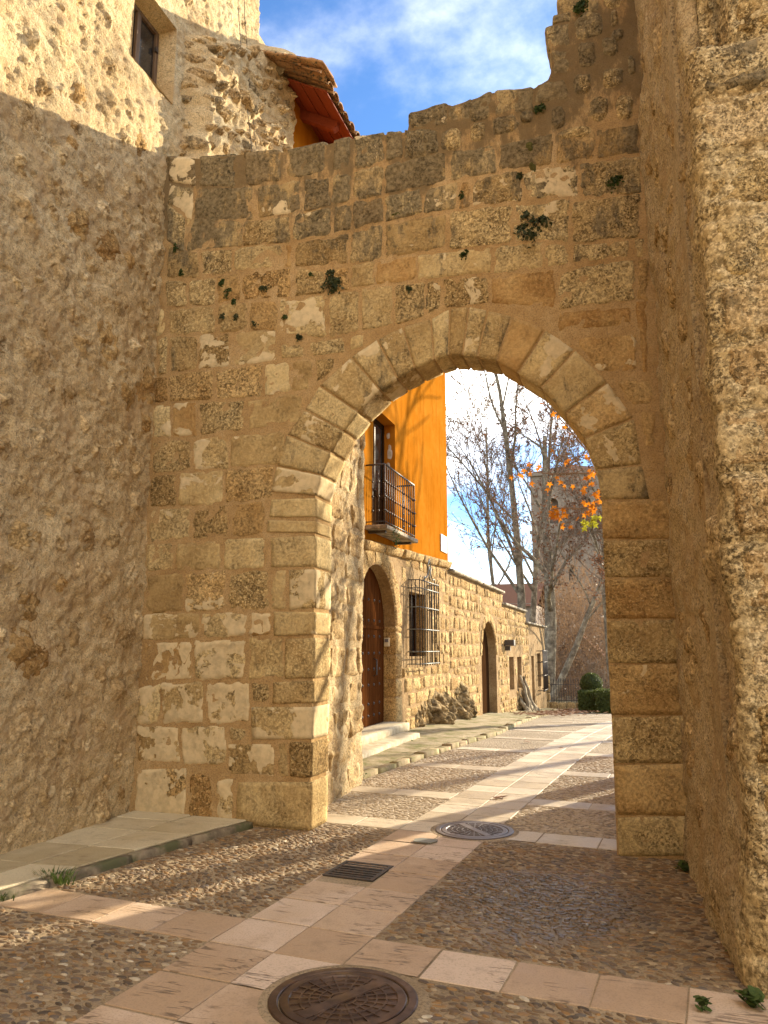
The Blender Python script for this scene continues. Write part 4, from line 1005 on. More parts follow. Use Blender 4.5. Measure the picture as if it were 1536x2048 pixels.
# front: rough ashlar, with joints and pitted hollows
zc = Zv + 0.012 * fbm(P3, 3, 2); course = np.array([0, 0.33, 0.7, 1.02, 1.36, 1.75, 2.13, 2.5, 2.83, 3.2, 3.55, 3.93, 4.3, 4.66, 5.0, 5.4, 5.8, 6.3, 6.8, 7.4, 8.0, 8.6, 9.2, 9.8])
dj = np.min(np.abs(zc[:, None] - course[None, :]), axis=1)
idx_c = np.searchsorted(course, zc); vj = np.abs(((X + 0.17 * (idx_c % 3)) % 0.62) - 0.31)
jn = np.minimum(dj, 0.31 - vj + 0.0 * X)
up = sstep(1.0, 2.2, Zv)
h += front * up * (-0.022 * sstep(0.028, 0.0, dj)) + front * 0.030 * fbm(P3, 5.0, 4, 0.7, 8.0)
# niche near the top of the corner, above a dark corner block
nich = sstep(0.70, 0.64, X + 0.02 * fbm(P3, 6, 2)) * sstep(5.0, 5.04, Zv) * sstep(5.75, 5.6, Zv) * sstep(4.5, 4.38, Yv)
h += -0.15 * nich
wall_P = np.stack([X + nrm[ii, 0] * h, Yv + nrm[ii, 1] * h, Zv], 1)
Ft = grid_faces(len(pts), len(tz))
ctr = (pts[:-1] + pts[1:]) / 2
fr_mask = (ctr[:, 1] < 4.40)[:, None] & np.ones(len(tz) - 1, bool)[None, :]
mobj('side_face', wall_P, Ft[~fr_mask.reshape(-1)], 'right_render', tow, True)
mobj('front_face', wall_P, Ft[fr_mask.reshape(-1)], 'tower_face', tow, True)
MB().box(0.66, 6, 4.45, 7.0, -0.2, 9.4).box(0.42, 0.66, 4.65, 7.0, -0.2, 9.4).build('masonry_core', 'right_render', tow)
TP = Plane((0, 4.25, 0), (1, 0, 0), (0, 0, 1), (0, -1, 0))
SPn = Plane((0.31, 6.62, 0), np.array([0.15, -2.28, 0]) / math.hypot(0.15, 2.28), (0, 0, 1), -np.array([2.28, 0.15, 0]) / math.hypot(0.15, 2.28))
trs = np.random.RandomState(77)
for c in range(2, len(course) - 6):
    z0, z1 = course[c], course[c + 1]; x = 0.50 + trs.uniform(-0.02, 0.02)
    if 4.98 < z0 < 5.7: x = 0.70
    while x < 1.35:
        w = trs.uniform(0.3, 0.55)
        stone_patch(TP, insetq([(x, z1), (x + w, z1), (x + w, z0), (x, z0)], 0.006), tow, 'rubble' if trs.rand() < 0.7 else 'stone', proud=trs.uniform(0.002, 0.014), rough=0.018, bevel=0.04, base=-0.05, seed=c * 7 + int(x * 10), res=0.025, edge=0.03, base_h=lambda u, v: 0.05 * fbm(np.stack([u, 0 * u + 4.25, v], 1), 0.7, 2, 0.5, 5.0), tone=float(trs.uniform(0.3, 0.75)), lichen=0.95 if abs(z1 - 5.0) < 0.01 and x < 0.6 else float(trs.choice([0.1, 0.3, 0.55])), white=float(trs.choice([0, 0, 0.3])))
        x += w
for j in range(46):
    u, v = trs.uniform(0.25, 2.2), trs.uniform(0.1, 6.5)
    lump(SPn, u, v, trs.uniform(0.07, 0.2), trs.uniform(0.08, 0.17), tow, 'rubble', height=trs.uniform(0.01, 0.03), base_h=lambda u_, v_: (lambda P: 0.05 * fbm(P, 0.7, 2, 0.5, 5.0) + 0.020 * fbm(P, 3.0, 3, 0.6) + 0.04 * fbm(P, 2.2, 3, 0.6, 2.0) + 0.05 * sstep(1.3, 0.0, v_))(SPn.P(u_, v_)), seed=j + 900, rough=0.9, sink=0.03, tone=float(trs.uniform(0.2, 0.7)), lichen=0.1, white=float(trs.choice([0, 0.3])))

# ------------------------------------------------------------------ house behind the tower (its corner shades the lane)
sh = thing('lane_house', 'plain stone house behind the tower on the shaded side of the lane', 'house', (2.9, 9, 0), kind='thing')
sh.location = (0, 0, 0)
MB().box(0.42, 6, 7.05, 10.75, -0.3, 6.4, 0.03).build('wall', 'wall_far', sh)
m = MB(); m.add([(0.15, 6.95, 6.35), (0.15, 10.95, 6.35), (3.2, 10.95, 7.6), (3.2, 6.95, 7.6), (6.25, 10.95, 6.35), (6.25, 6.95, 6.35)], [(0, 1, 2, 3), (3, 2, 4, 5)]); m.build('roof', 'clay_tile', sh)

# ------------------------------------------------------------------ unseen house added behind the viewer to bounce warm sunlight onto the gate
fy = thing('added_fill_house', 'unseen pale house added behind the viewer to bounce light at the gate', 'house', (0, 0, 0), kind='thing')
FYP = Plane((0, -6.5, 0), (1, 0, 0), (0, 0, 1), (0, 1, 0))
fy_holes = [(-3.2 + 3.1 * k, -2.2 + 3.1 * k, z, z + 1.5) for k in range(4) for z in (4.2, 7.4)] + [(-3.3, -2.1, 0.05, 2.3), (2.9, 4.1, 0.05, 2.3)]
plate('wall', FYP, [(-6, -0.3), (10, -0.3), (10, 10.6), (-6, 10.6)], [[(a, c), (b, c), (b, d), (a, d)] for a, b, c, d in fy_holes], 0.35, 'cream_plaster', fy)
for (a, b, c, d) in fy_holes:
    MB().box(a, b, -6.82, -6.76, c, d).build('shutter', 'frame_wood', fy)
MB().box(-6, 10, -14, -6.9, -0.3, 10.5).build('body', 'cream_plaster', fy)
m = MB(); m.add([(-6.4, -6.1, 10.55), (10.4, -6.1, 10.55), (10.4, -10.3, 12.2), (-6.4, -10.3, 12.2), (10.4, -14.4, 10.55), (-6.4, -14.4, 10.55)], [(0, 1, 2, 3), (3, 2, 4, 5)]); m.build('roof', 'clay_tile', fy)

# ------------------------------------------------------------------ ochre house over a stone base
och = thing('ochre_house', 'ochre plastered house on a rubble stone base with balcony and tiled eave', 'house', (0, 0, 0), kind='thing')
HX = -4.30
HP = Plane((HX, 0, 0), (0, 1, 0), (0, 0, 1), (1, 0, 0))
def corn(y): return 3.34 + (y - 12.3) * 0.045
BD = (12.68, 14.02, 3.70, 5.93)                     # balcony door opening
up_outer = [(8.9, 3.3), (12.0, corn(12.0)), (18.45, corn(18.45)), (18.45, 9.46), (8.9, 9.46)]
plate('wall', HP, up_outer, [[(BD[0], BD[2]), (BD[1], BD[2]), (BD[1], BD[3]), (BD[0], BD[3])]], 0.4, 'orange_plaster', och)
MB().box(-10, -4.72, 8.7, 18.4, -0.8, 9.4).build('masonry_core', 'orange_plaster', och)
# patches where the plaster has come away beside the balcony door
for j, (z_, r_) in enumerate(((5.72, 0.07), (5.35, 0.11), (5.10, 0.08), (5.48, 0.06))):
    RPL = Plane((0, BD[1], 0), (1, 0, 0), (0, 0, 1), (0, -1, 0))
    lump(RPL, -4.44 + 0.03 * (j % 2), z_, r_ * 0.6, r_ * 1.1, och, 'peeled_plaster', height=0.004, sink=0.003, seed=j + 40, rough=0.2, name='bare_patch')
# stone base with door and window openings
D1 = (11.88, 14.0, 0.22)
arch1 = [(D1[0], D1[2]), (D1[0], 2.0)] + [(12.94 - 1.06 * math.cos(a), 2.0 + 1.06 * math.sin(a)) for a in np.linspace(0.15, math.pi - 0.15, 13)] + [(D1[1], 2.0), (D1[1], D1[2])]
W1 = (14.95, 16.30, 1.42, 2.72)
base_outer = [(8.2, -0.5), (18.45, -0.7), (18.45, corn(18.45)), (8.2, corn(8.2))]
plate('base_wall', HP, base_outer, [arch1, [(W1[0], W1[2]), (W1[1], W1[2]), (W1[1], W1[3]), (W1[0], W1[3])]], 0.36, 'wall_far', och)

def wall_stones(pl, u0, u1, vtop, vbot, holes, parent, mat, rs, hr, lr, limit=300, proud=(0.006, 0.03), rough=0.02, res=0.07, lich=(0, 0.2, 0.4), warm=0.3, name='stone'):
    """random coursed stones over a wall face; those past the limit are joined as one part"""
    cells = []
    v = -1.6
    while v < 4:
        h = rs.uniform(*hr); u = u0 - rs.uniform(0, 0.2)
        while u < u1:
            w = rs.uniform(*lr); a, b = max(u, u0), min(u + w, u1)
            c0, c1 = v, v + h; um = (a + b) / 2
            top = min(vtop(um), c1); bot = max(vbot(um), c0)
            if b - a > 0.09 and top - bot > 0.07 and not any(a < hx[1] and b > hx[0] and bot < hx[3] and top > hx[2] for hx in holes):
                j = rs.uniform(-0.035, 0.035, 4); cells.append([(a, top + j[0]), (b, top + j[1]), (b, bot + j[2]), (a, bot + j[3])])
            u += w
        v += h
    cells.sort(key=lambda q: q[0][0])
    mass_v, mass_f, off = [], [], 0
    for i, q in enumerate(cells):
        pr = dict(tone=float(rs.uniform(0.3, 1.0)), lichen=float(rs.choice(lich)), white=float(rs.choice([0, 0, 0.25])))
        o = stone_patch(pl, insetq(q, 0.010), parent, mat if rs.rand() > warm else 'stone_warm', proud=rs.uniform(*proud), rough=rough, bevel=0.022, base=-0.02, seed=i + 70, res=res, edge=0.02, name=name, tilt=rs.uniform(-0.06, 0.06), **pr)
        if i >= limit:
            me = o.data; V = np.empty(len(me.vertices) * 3, np.float32); me.vertices.foreach_get('co', V); V = V.reshape(-1, 3) + np.array(o.location)
            F = [tuple(x + off for x in p.vertices) for p in me.polygons]; mass_v.append(V); mass_f += F; off += len(V)
            bpy.data.objects.remove(o); bpy.data.meshes.remove(me)
    if mass_v:
        mobj('distant_stones', np.concatenate(mass_v), mass_f, mat, parent, True, kind='stuff', tone=0.6, lichen=0.2, white=0.0)
    return len(cells)
hrs = np.random.RandomState(9)
wall_stones(HP, 10.9, 18.42, lambda u: corn(u) - 0.05, lambda u: float(zg(u)) - 0.1, [(11.45, 14.38, -1, 3.2), (14.80, 16.45, 1.30, 2.88)], och, 'stone_far', hrs, (0.16, 0.36), (0.20, 0.62), 300, rough=0.022)
# door surround: smooth dressed voussoirs and jamb blocks
aa = np.linspace(0.0, math.pi, 10)
for i in range(9):
    q = [(12.94 - 1.46 * math.cos(aa[i]), 2.0 + 1.40 * math.sin(aa[i])), (12.94 - 1.46 * math.cos(aa[i + 1]), 2.0 + 1.40 * math.sin(aa[i + 1])), (12.94 - 1.07 * math.cos(aa[i + 1]), 2.0 + 1.07 * math.sin(aa[i + 1])), (12.94 - 1.07 * math.cos(aa[i]), 2.0 + 1.07 * math.sin(aa[i]))]
    stone_patch(HP, q, och, 'stone_far', proud=0.03, rough=0.006, bevel=0.02, base=-0.01, seed=i + 800, res=0.05, name='voussoir', edge=0.006, tone=0.75, lichen=0.0, white=0.2)
z = 0.2
while z < 1.98:
    h_ = min(hrs.uniform(0.32, 0.5), 2.0 - z)
    for (a, b) in ((14.01, 14.36), (11.48, 11.87)):
        stone_patch(HP, [(a, z + h_ - 0.008), (b, z + h_ - 0.008), (b, z), (a, z)], och, 'stone_far', proud=0.03, rough=0.006, bevel=0.02, base=-0.01, seed=int(z * 50) + 830, res=0.05, name='jamb_stone', edge=0.006, tone=0.7, lichen=0.0, white=0.1)
    # the reveal side of the same course
    RJ = Plane((0, 13.995, 0), (1, 0, 0), (0, 0, 1), (0, -1, 0))
    stone_patch(RJ, [(-4.60, z + h_ - 0.012), (-4.29, z + h_ - 0.012), (-4.29, z), (-4.60, z)], och, 'stone_warm', proud=0.012, rough=0.008, bevel=0.02, base=-0.005, seed=int(z * 50) + 870, res=0.05, name='jamb_stone', edge=0.008, tone=0.7, lichen=0.0, white=0.0)
    z += h_
# cornice stones under the plaster
y = 10.2; i = 0
while y < 18.5:
    L = hrs.uniform(0.7, 1.25); y1 = min(y + L, 18.52)
    if y1 - y < 0.25: break
    z0, z1 = corn(y), corn(y1); d1 = hrs.uniform(0.09, 0.14)
    block([(HX + d1, y + 0.01, z0 + 0.06), (HX - 0.1, y + 0.01, z0 + 0.10), (HX - 0.1, y + 0.01, z0 - 0.10), (HX + d1 - 0.05, y + 0.01, z0 - 0.10)], [(HX + d1, y1, z1 + 0.06), (HX - 0.1, y1, z1 + 0.10), (HX - 0.1, y1, z1 - 0.10), (HX + d1 - 0.05, y1, z1 - 0.10)], och, 'stone_far', n=(3, 3, 7), rnd=0.03, amp=0.014, seed=i + 60, name='cornice_stone', freq=4, tone=0.7, lichen=0.35, white=0.2)
    y += L; i += 1
# arched plank door
door = bpy.data.objects.new('door', None); link(door, och)
XD = -4.52
def archtop(y): 
    d = min(abs(y - 12.94), 1.055); return 2.0 + math.sqrt(max(1.06 ** 2 - d * d, 0)) if d < 1.06 else 2.0
edges = np.linspace(11.9, 13.98, 9)
for i in range(8):
    a, b = edges[i] + 0.004, edges[i + 1] - 0.004; ta, tb = archtop(a), archtop(b); tm = archtop((a + b) / 2)
    V = [(XD, a, 0.24), (XD, b, 0.24), (XD, b, tb), (XD, (a + b) / 2, tm), (XD, a, ta)]; V += [(x - 0.05, y, z) for x, y, z in V]
    mobj('plank', V, [(0, 1, 2, 3, 4), (9, 8, 7, 6, 5), (0, 5, 6, 1), (1, 6, 7, 2), (2, 7, 8, 3), (3, 8, 9, 4), (4, 9, 5, 0)], 'door_wood', door, False, center=True)
MB().box(XD, XD + 0.025, 11.92, 13.95, 1.93, 1.99, 0.006).build('rail', 'door_wood', door)
MB().box(XD - 0.06, XD - 0.05, 11.7, 14.2, 0.1, 3.1).build('back_board', 'dark_wood', door)
for z in (0.42, 0.62, 0.95, 1.22, 1.50, 1.80, 2.08, 2.45):
    for k in range(6):
        y = 12.15 + k * 0.31
        if z > archtop(y) - 0.1: continue
        m = MB(); m.lathe((0, 0, 0), [(0.028, 0.0), (0.022, 0.012), (0.001, 0.022)], 8)
        V = [(XD + 0.001 + p[2], y + p[0], z + p[1]) for p in m.v]; mobj('stud', V, m.f, 'iron', door, True, center=True)
MB().tube([(XD + 0.01, 13.38, 1.10), (XD + 0.06, 13.38, 1.12), (XD + 0.06, 13.38, 1.38), (XD + 0.01, 13.38, 1.40)], 0.013, 6).build('handle', 'iron', door, True)
# window with a caged grille
win = bpy.data.objects.new('window', None); link(win, och)
MB().box(HX - 0.30, HX - 0.27, W1[0] - 0.02, W1[1] + 0.02, W1[2] - 0.02, W1[3] + 0.02).build('pane', 'glass_dark', win)
m = MB()
for (a, b, c, d) in ((W1[0], W1[0] + 0.06, W1[2], W1[3]), (W1[1] - 0.06, W1[1], W1[2], W1[3]), (W1[0], W1[1], W1[2], W1[2] + 0.06), (W1[0], W1[1], W1[3] - 0.06, W1[3]), (15.59, 15.65, W1[2], W1[3])):
    m.box(HX - 0.27, HX - 0.24, a, b, c, d)
m.build('window_frame', 'dark_wood', win)
for j in range(5):
    z = W1[2] + 0.02 + j * 0.262
    RJ = Plane((0, W1[1] - 0.002, 0), (1, 0, 0), (0, 0, 1), (0, -1, 0))
    stone_patch(RJ, [(HX - 0.24, z + 0.25), (HX, z + 0.25), (HX, z), (HX - 0.24, z)], win, 'stone_warm', proud=0.01, rough=0.006, bevel=0.02, base=-0.004, seed=j + 990, res=0.06, name='jamb_stone', edge=0.008, tone=0.7, lichen=0.0, white=0.0)
CX = -4.05; CA, CB = 14.85, 16.42
gr = [(1.28, 3), (1.52, 0), (1.96, 0), (2.40, 0), (2.78, 0), (2.94, 3)]
for (z, _) in gr:
    MB().tube([(HX - 0.05, CA, z), (CX, CA, z)], 0.011, 5).tube([(CX, CA, z), (CX, CB, z)], 0.012, 5).tube([(CX, CB, z), (HX - 0.05, CB, z)], 0.011, 5).build('crossbar', 'iron_pale' if z < 2.9 else 'iron', win, True)
for k in range(9):
    y = CA + (CB - CA) * k / 8
    MB().tube([(CX, y, 1.24), (CX, y, 2.94), (CX + 0.01, y, 3.0), (CX + 0.035, y, 3.03)], [0.012, 0.012, 0.009, 0.003], 5).build('bar', 'iron_pale' if k in (2, 5) else 'iron', win, True)
for k in range(1, 3):
    for y in (CA, CB):
        MB().tube([(CX - 0.085 * k, y, 1.26), (CX - 0.085 * k, y, 2.95)], 0.010, 5).build('bar', 'iron', win, True)
m = MB(); yc = (CA + CB) / 2
for s_ in (-1, 1):
    m.tube([(CX, yc + s_ * 0.48, 2.94), (CX, yc + s_ * 0.40, 3.03), (CX, yc + s_ * 0.27, 3.02), (CX, yc + s_ * 0.16, 3.08), (CX, yc + s_ * 0.10, 3.18), (CX, yc + s_ * 0.14, 3.26), (CX, yc + s_ * 0.07, 3.34), (CX, yc, 3.44)], 0.015, 5)
    m.tube([(CX, yc + s_ * 0.02, 3.0), (CX, yc + s_ * 0.07, 3.12), (CX, yc + s_ * 0.03, 3.22), (CX, yc, 3.28)], 0.012, 5)
m.build('crest', 'iron_pale', win, True)
# balcony
bal = bpy.data.objects.new('balcony', None); link(bal, och)
BX, BA, BB, BZ = -3.96, 12.30, 14.16, 3.66
MB().box(HX + 0.005, BX + 0.06, BA - 0.06, BB + 0.06, BZ - 0.075, BZ, 0.012).build('slab', 'coping', bal)
for yb_ in (BA + 0.1, BB - 0.2): MB().box(HX + 0.01, BX - 0.02, yb_, yb_ + 0.06, BZ - 0.12, BZ - 0.08).build('bracket', 'iron', bal)
RT = BZ + 1.06
def baluster(x, y, big=False):
    r = 0.015 if big else 0.0085
    m = MB().tube([(x, y, BZ - 0.01), (x, y, RT)], r, 6)
    for z in (BZ + 0.25, BZ + 0.5, BZ + 0.76):
        m.lathe((x, y, z), [(r, -0.025), (r * 2.1, -0.008), (r * 2.1, 0.008), (r, 0.025)], 6)
    m.build('baluster', 'iron', bal, True)
for k in range(15): baluster(BX, BA + (BB - BA) * k / 14, k in (0, 14))
for y in (BA, BB):
    for k in range(1, 3): baluster(BX - 0.11 * k, y)
MB().tube([(HX, BA, RT), (BX, BA, RT)], 0.016, 6).tube([(BX, BA, RT), (BX, BB, RT)], 0.017, 6).tube([(BX, BB, RT), (HX, BB, RT)], 0.016, 6).build('handrail', 'iron', bal, True)
MB().tube([(HX, BA, BZ + 0.06), (BX, BA, BZ + 0.06)], 0.010, 6).tube([(BX, BA, BZ + 0.06), (BX, BB, BZ + 0.06)], 0.011, 6).tube([(BX, BB, BZ + 0.06), (HX, BB, BZ + 0.06)], 0.010, 6).build('bottom_rail', 'iron', bal, True)
# balcony door (glazed, two leaves)
bd = bpy.data.objects.new('balcony_door', None); link(bd, och)
m = MB(); xb = HX - 0.27
for (a, b, c, d) in ((BD[0], BD[0] + 0.07, BD[2], BD[3]), (BD[1] - 0.07, BD[1], BD[2], BD[3]), (BD[0], BD[1], BD[3] - 0.08, BD[3]), (13.29, 13.41, BD[2], BD[3]), (BD[0], BD[1], 4.42, 4.52), (BD[0], BD[1], BD[2], BD[2] + 0.12)):
    m.box(xb, xb + 0.05, a, b, c, d, 0.008)
m.build('door_frame', 'dark_wood', bd)
for (a, b) in ((BD[0] + 0.06, 13.30), (13.40, BD[1] - 0.06)):
    MB().box(xb + 0.012, xb + 0.02, a, b, 4.5, BD[3] - 0.06).build('pane', 'glass_dark', bd)
    MB().box(xb + 0.005, xb + 0.03, a + 0.03, b - 0.03, BD[2] + 0.1, 4.44, 0.008).build('panel', 'dark_wood', bd)
# eave: soffit boards, rafter ends, tiles
roof = bpy.data.objects.new('roof', None); link(roof, och)
EY0, EY1 = 8.28, 18.9
def eave(t, up=0.0): return (HX - 0.1 + (HX * 0 + 0.80) * t, 9.50 - 0.46 * t + up)
for j in range(4):
    t0, t1 = j / 4 + 0.008, (j + 1) / 4 - 0.008
    (xa, za), (xb2, zb) = eave(t0), eave(t1)
    V = [(xa, EY0 + 0.35, za), (xb2, EY0 + 0.35, zb), (xb2, EY1, zb), (xa, EY1, za)]; V += [(x, y, z + 0.03) for x, y, z in V]
    mobj('soffit_board', V, [(0, 1, 2, 3), (7, 6, 5, 4), (0, 4, 5, 1), (1, 5, 6, 2), (2, 6, 7, 3), (3, 7, 4, 0)], 'red_wood', roof, False, center=True)
y = 9.33
while y < EY1:
    (xa, za), (xb2, zb) = eave(0.0), eave(0.86)
    V = []
    for yy in (y - 0.05, y + 0.05):
        V += [(xa, yy, za - 0.002), (xb2, yy, zb - 0.002), (xb2, yy, zb - 0.08), (xb2 - 0.07, yy, zb - 0.125), (xa, yy, za - 0.155)]
    mobj('rafter', V, [(0, 1, 2, 3, 4), (9, 8, 7, 6, 5), (0, 5, 6, 1), (1, 6, 7, 2), (2, 7, 8, 3), (3, 8, 9, 4), (4, 9, 5, 0)], 'red_wood', roof, False, center=True)
    y += 0.72
m = MB(); m.add([(HX + 0.76, EY0 + 0.2, 9.10), (HX + 0.76, EY1, 9.10), (-8.2, EY1, 11.6), (-8.2, EY0 + 0.2, 11.6)], [(0, 1, 2, 3)]); m.build('roof_deck', 'clay_tile', roof)
def tile(yc, t, r, L, parent, seed):
    th = np.linspace(0, math.pi, 7); V = []; ang_ = math.atan2(0.46, 0.80)
    for (s_, rr) in ((0.0, r), (L, r * 0.84)):
        for ro in (rr, rr - 0.016):
            for a in th:
                x = HX - 0.1 + 0.80 * t - s_ * math.cos(ang_); z = 9.56 - 0.46 * t + s_ * math.sin(ang_)
                V.append((x + math.sin(ang_) * 0.3 * ro * math.sin(a), yc + ro * math.cos(a), z + ro * math.sin(a) * 0.9))
    F = []
    for k in range(6):
        F += [(k, k + 1, 14 + k + 1, 14 + k), (7 + k, 21 + k, 21 + k + 1, 7 + k + 1), (k, 7 + k, 7 + k + 1, k + 1)]
    return mobj('roof_tile', V, F, 'clay_tile', parent, False, center=True)
y = EY0 + 0.12; i = 0
while y < EY1:
    jx_ = hrs.uniform(-0.02, 0.03)
    for c in range(3 if y < 11.5 else 1):
        tile(y + hrs.uniform(-0.01, 0.01), 1.06 + jx_ - c * 0.36, 0.105, 0.42, roof, i); i += 1
    y += 0.215
for c in range(5):   # ragged broken tiles capping the end over the rubble
    block([(-4.75 + c * 0.24, 8.2, 9.72 - c * 0.105), (-4.45 + c * 0.24, 8.2, 9.60 - c * 0.105), (-4.45 + c * 0.24, 8.2, 9.56 - c * 0.105), (-4.75 + c * 0.24, 8.2, 9.68 - c * 0.105)], [(-4.75 + c * 0.24, 8.75, 9.74 - c * 0.105), (-4.45 + c * 0.24, 8.75, 9.62 - c * 0.105), (-4.45 + c * 0.24, 8.75, 9.58 - c * 0.105), (-4.75 + c * 0.24, 8.75, 9.70 - c * 0.105)], roof, 'clay_tile', n=(4, 2, 5), rnd=0.012, amp=0.02, seed=c + 11, name='roof_tile', freq=5)

# ------------------------------------------------------------------ garden wall running on down the lane
gw = thing('garden_wall', 'long rubble garden wall stepping down the lane beyond the ochre house', 'wall', (0, 0, 0), kind='thing')
D2 = (22.55, 25.05, 2.38)
arch2 = [(D2[0], -0.52), (D2[0], 1.35)] + [(23.8 - 1.25 * math.cos(a), 1.35 + 1.05 * math.sin(a)) for a in np.linspace(0.2, math.pi - 0.2, 9)] + [(D2[1], 1.35), (D2[1], -0.58)]
R2 = lambda a, b, c, d: [(a, c), (b, c), (b, d), (a, d)]
slits = [(27.7, 28.8, 0.10, 1.27), (29.65, 30.8, 0.07, 1.25), (33.8, 34.7, -1.02, 1.25), (35.9, 37.2, -0.18, 1.34)]
gouter = [(18.47, -0.9), (39.2, -1.7), (39.2, 2.58), (32.15, 2.58), (32.15, 3.02), (26.4, 3.04), (26.4, 3.42), (18.47, 3.44)]
plate('wall', HP, gouter, [arch2] + [R2(*s) for s in slits], 0.34, 'wall_far', gw)
def gtop(u): return 3.40 if u < 26.4 else (3.0 if u < 32.15 else 2.55)
wall_stones(HP, 18.5, 33.0, gtop, lambda u: float(zg(u)) - 0.05, [(22.3, 25.3, -1, 2.0), (22.7, 24.9, 1, 2.55)] + [(s[0] - 0.12, s[1] + 0.12, s[2] - 0.1, s[3] + 0.12) for s in slits], gw, 'stone_far', hrs, (0.18, 0.36), (0.24, 0.66), 300, rough=0.022, res=0.07)
aa = np.linspace(0.0, math.pi, 10)
for i in range(9):
    q = [(23.8 - 1.5 * math.cos(aa[i]), 1.35 + 1.32 * math.sin(aa[i])), (23.8 - 1.5 * math.cos(aa[i + 1]), 1.35 + 1.32 * math.sin(aa[i + 1])), (23.8 - 1.26 * math.cos(aa[i + 1]), 1.35 + 1.06 * math.sin(aa[i + 1])), (23.8 - 1.26 * math.cos(aa[i]), 1.35 + 1.06 * math.sin(aa[i]))]
    stone_patch(HP, q, gw, 'stone_far', proud=0.03, rough=0.01, bevel=0.02, base=-0.01, seed=i + 700, res=0.08, name='voussoir', edge=0.006, tone=0.7, lichen=0.0, white=0.1)
d2 = bpy.data.objects.new('door', None); link(d2, gw)
for i in range(6):
    a, b = D2[0] + i * 0.417 + 0.004, D2[0] + (i + 1) * 0.417 - 0.004
    MB().box(HX - 0.30, HX - 0.25, a, b, -0.5, 2.4).build('plank', 'dark_wood', d2)
for (a, b, z, h_) in ((18.40, 22.4, 3.44, 0.11), (22.42, 26.5, 3.43, 0.11), (26.55, 29.3, 3.04, 0.13), (29.32, 32.2, 3.03, 0.13), (32.22, 35.7, 2.58, 0.12), (35.72, 39.35, 2.58, 0.12)):
    block([(HX + 0.12, a, z + h_ * 0.7), (HX - 0.45, a, z + h_), (HX - 0.45, a, z), (HX + 0.12, a, z)], [(HX + 0.12, b, z + h_ * 0.7), (HX - 0.45, b, z + h_), (HX - 0.45, b, z), (HX + 0.12, b, z)], gw, 'coping', n=(3, 2, 12), rnd=0.03, amp=0.015, seed=int(a), name='coping_stone', freq=3)
for s in slits:
    MB().box(HX - 0.34, HX - 0.31, s[0] - 0.02, s[1] + 0.02, s[2] - 0.02, s[3] + 0.02).build('recess_panel', 'stone_warm', gw, tone=0.3, lichen=0.0, white=0.0)
for k in range(7):
    y = 35.7 + k * 0.28
    MB().tube([(HX + 0.28, y, -0.35), (HX + 0.28, y, 1.5)], 0.022, 5).build('grille_bar', 'iron', gw, True)
for z in (-0.3, 0.35, 0.95, 1.45):
    MB().tube([(HX, 35.7, z), (HX + 0.28, 35.7, z), (HX + 0.28, 37.4, z), (HX, 37.4, z)], 0.02, 5).build('grille_crossbar', 'iron', gw, True)

# ------------------------------------------------------------------ things in the lane
def manhole(x, y, r, rot, mat, label):
    o = thing('manhole_cover', label, 'manhole cover', (x, y, 0), 'round manhole covers')
    z = float(zg(y))
    def add(m, name, parent):
        c, s = math.cos(rot), math.sin(rot)
        V = [(p[0] * c - p[1] * s, p[0] * s + p[1] * c, p[2] + z) for p in m.v]
        return mobj(name, V, m.f, mat, parent, False)
    add(MB().lathe((0, 0, 0), [(r, -0.03), (r, 0.010), (r - 0.006, 0.013), (r - 0.040, 0.013), (r - 0.045, 0.009), (r - 0.050, -0.03)], 56), 'frame', o)
    pl = add(MB().lathe((0, 0, 0), [(r - 0.052, -0.03), (r - 0.052, 0.010), (r - 0.056, 0.012), (r - 0.092, 0.012), (r - 0.097, 0.006), (0.001, 0.006)], 56), 'lid', o)
    R0 = r - 0.10
    for f in (0.25, 0.45, 0.64, 0.82):
        q = R0 * f; add(MB().lathe((0, 0, 0), [(q - 0.005, 0.005), (q - 0.004, 0.0115), (q + 0.004, 0.0115), (q + 0.005, 0.005)], 48), 'ring_rib', pl)
    for k in range(24):
        a = 2 * math.pi * k / 24; i0 = R0 * (0.25 if k % 2 == 0 else 0.45); m = MB()
        d = np.array([math.cos(a), math.sin(a)]); n = np.array([-d[1], d[0]]) * 0.0045
        p = [d * i0 - n, d * (R0 + 0.006) - n, d * (R0 + 0.006) + n, d * i0 + n]
        m.add([(x_[0], x_[1], 0.005) for x_ in p] + [(x_[0], x_[1], 0.0112) for x_ in p], [(4, 5, 6, 7), (0, 1, 5, 4), (1, 2, 6, 5), (2, 3, 7, 6), (3, 0, 4, 7)])
        add(m, 'spoke', pl)
    add(MB().box(-R0 - 0.01, R0 + 0.01, -0.034, 0.034, 0.003, 0.0145, 0.004), 'lid_bar', pl)
    # asphalt-grey mortar collar
    m = MB().lathe((0, 0, 0), [(r - 0.001, 0.004), (r + 0.03, 0.008), (r + 0.055, 0.002)], 56)
    mobj('collar', [(p[0], p[1], p[2] + z) for p in m.v], m.f, 'cobble_bed', o, True)
    return o
manhole(MAN[0][0], MAN[0][1], MAN[0][2], R(62), 'cast_iron', 'large brown cast iron manhole cover in the foreground with ribbed rings')
manhole(MAN[1][0], MAN[1][1], MAN[1][2], R(-50), 'cast_iron_grey', 'grey iron manhole cover under the archway, half in sunlight')

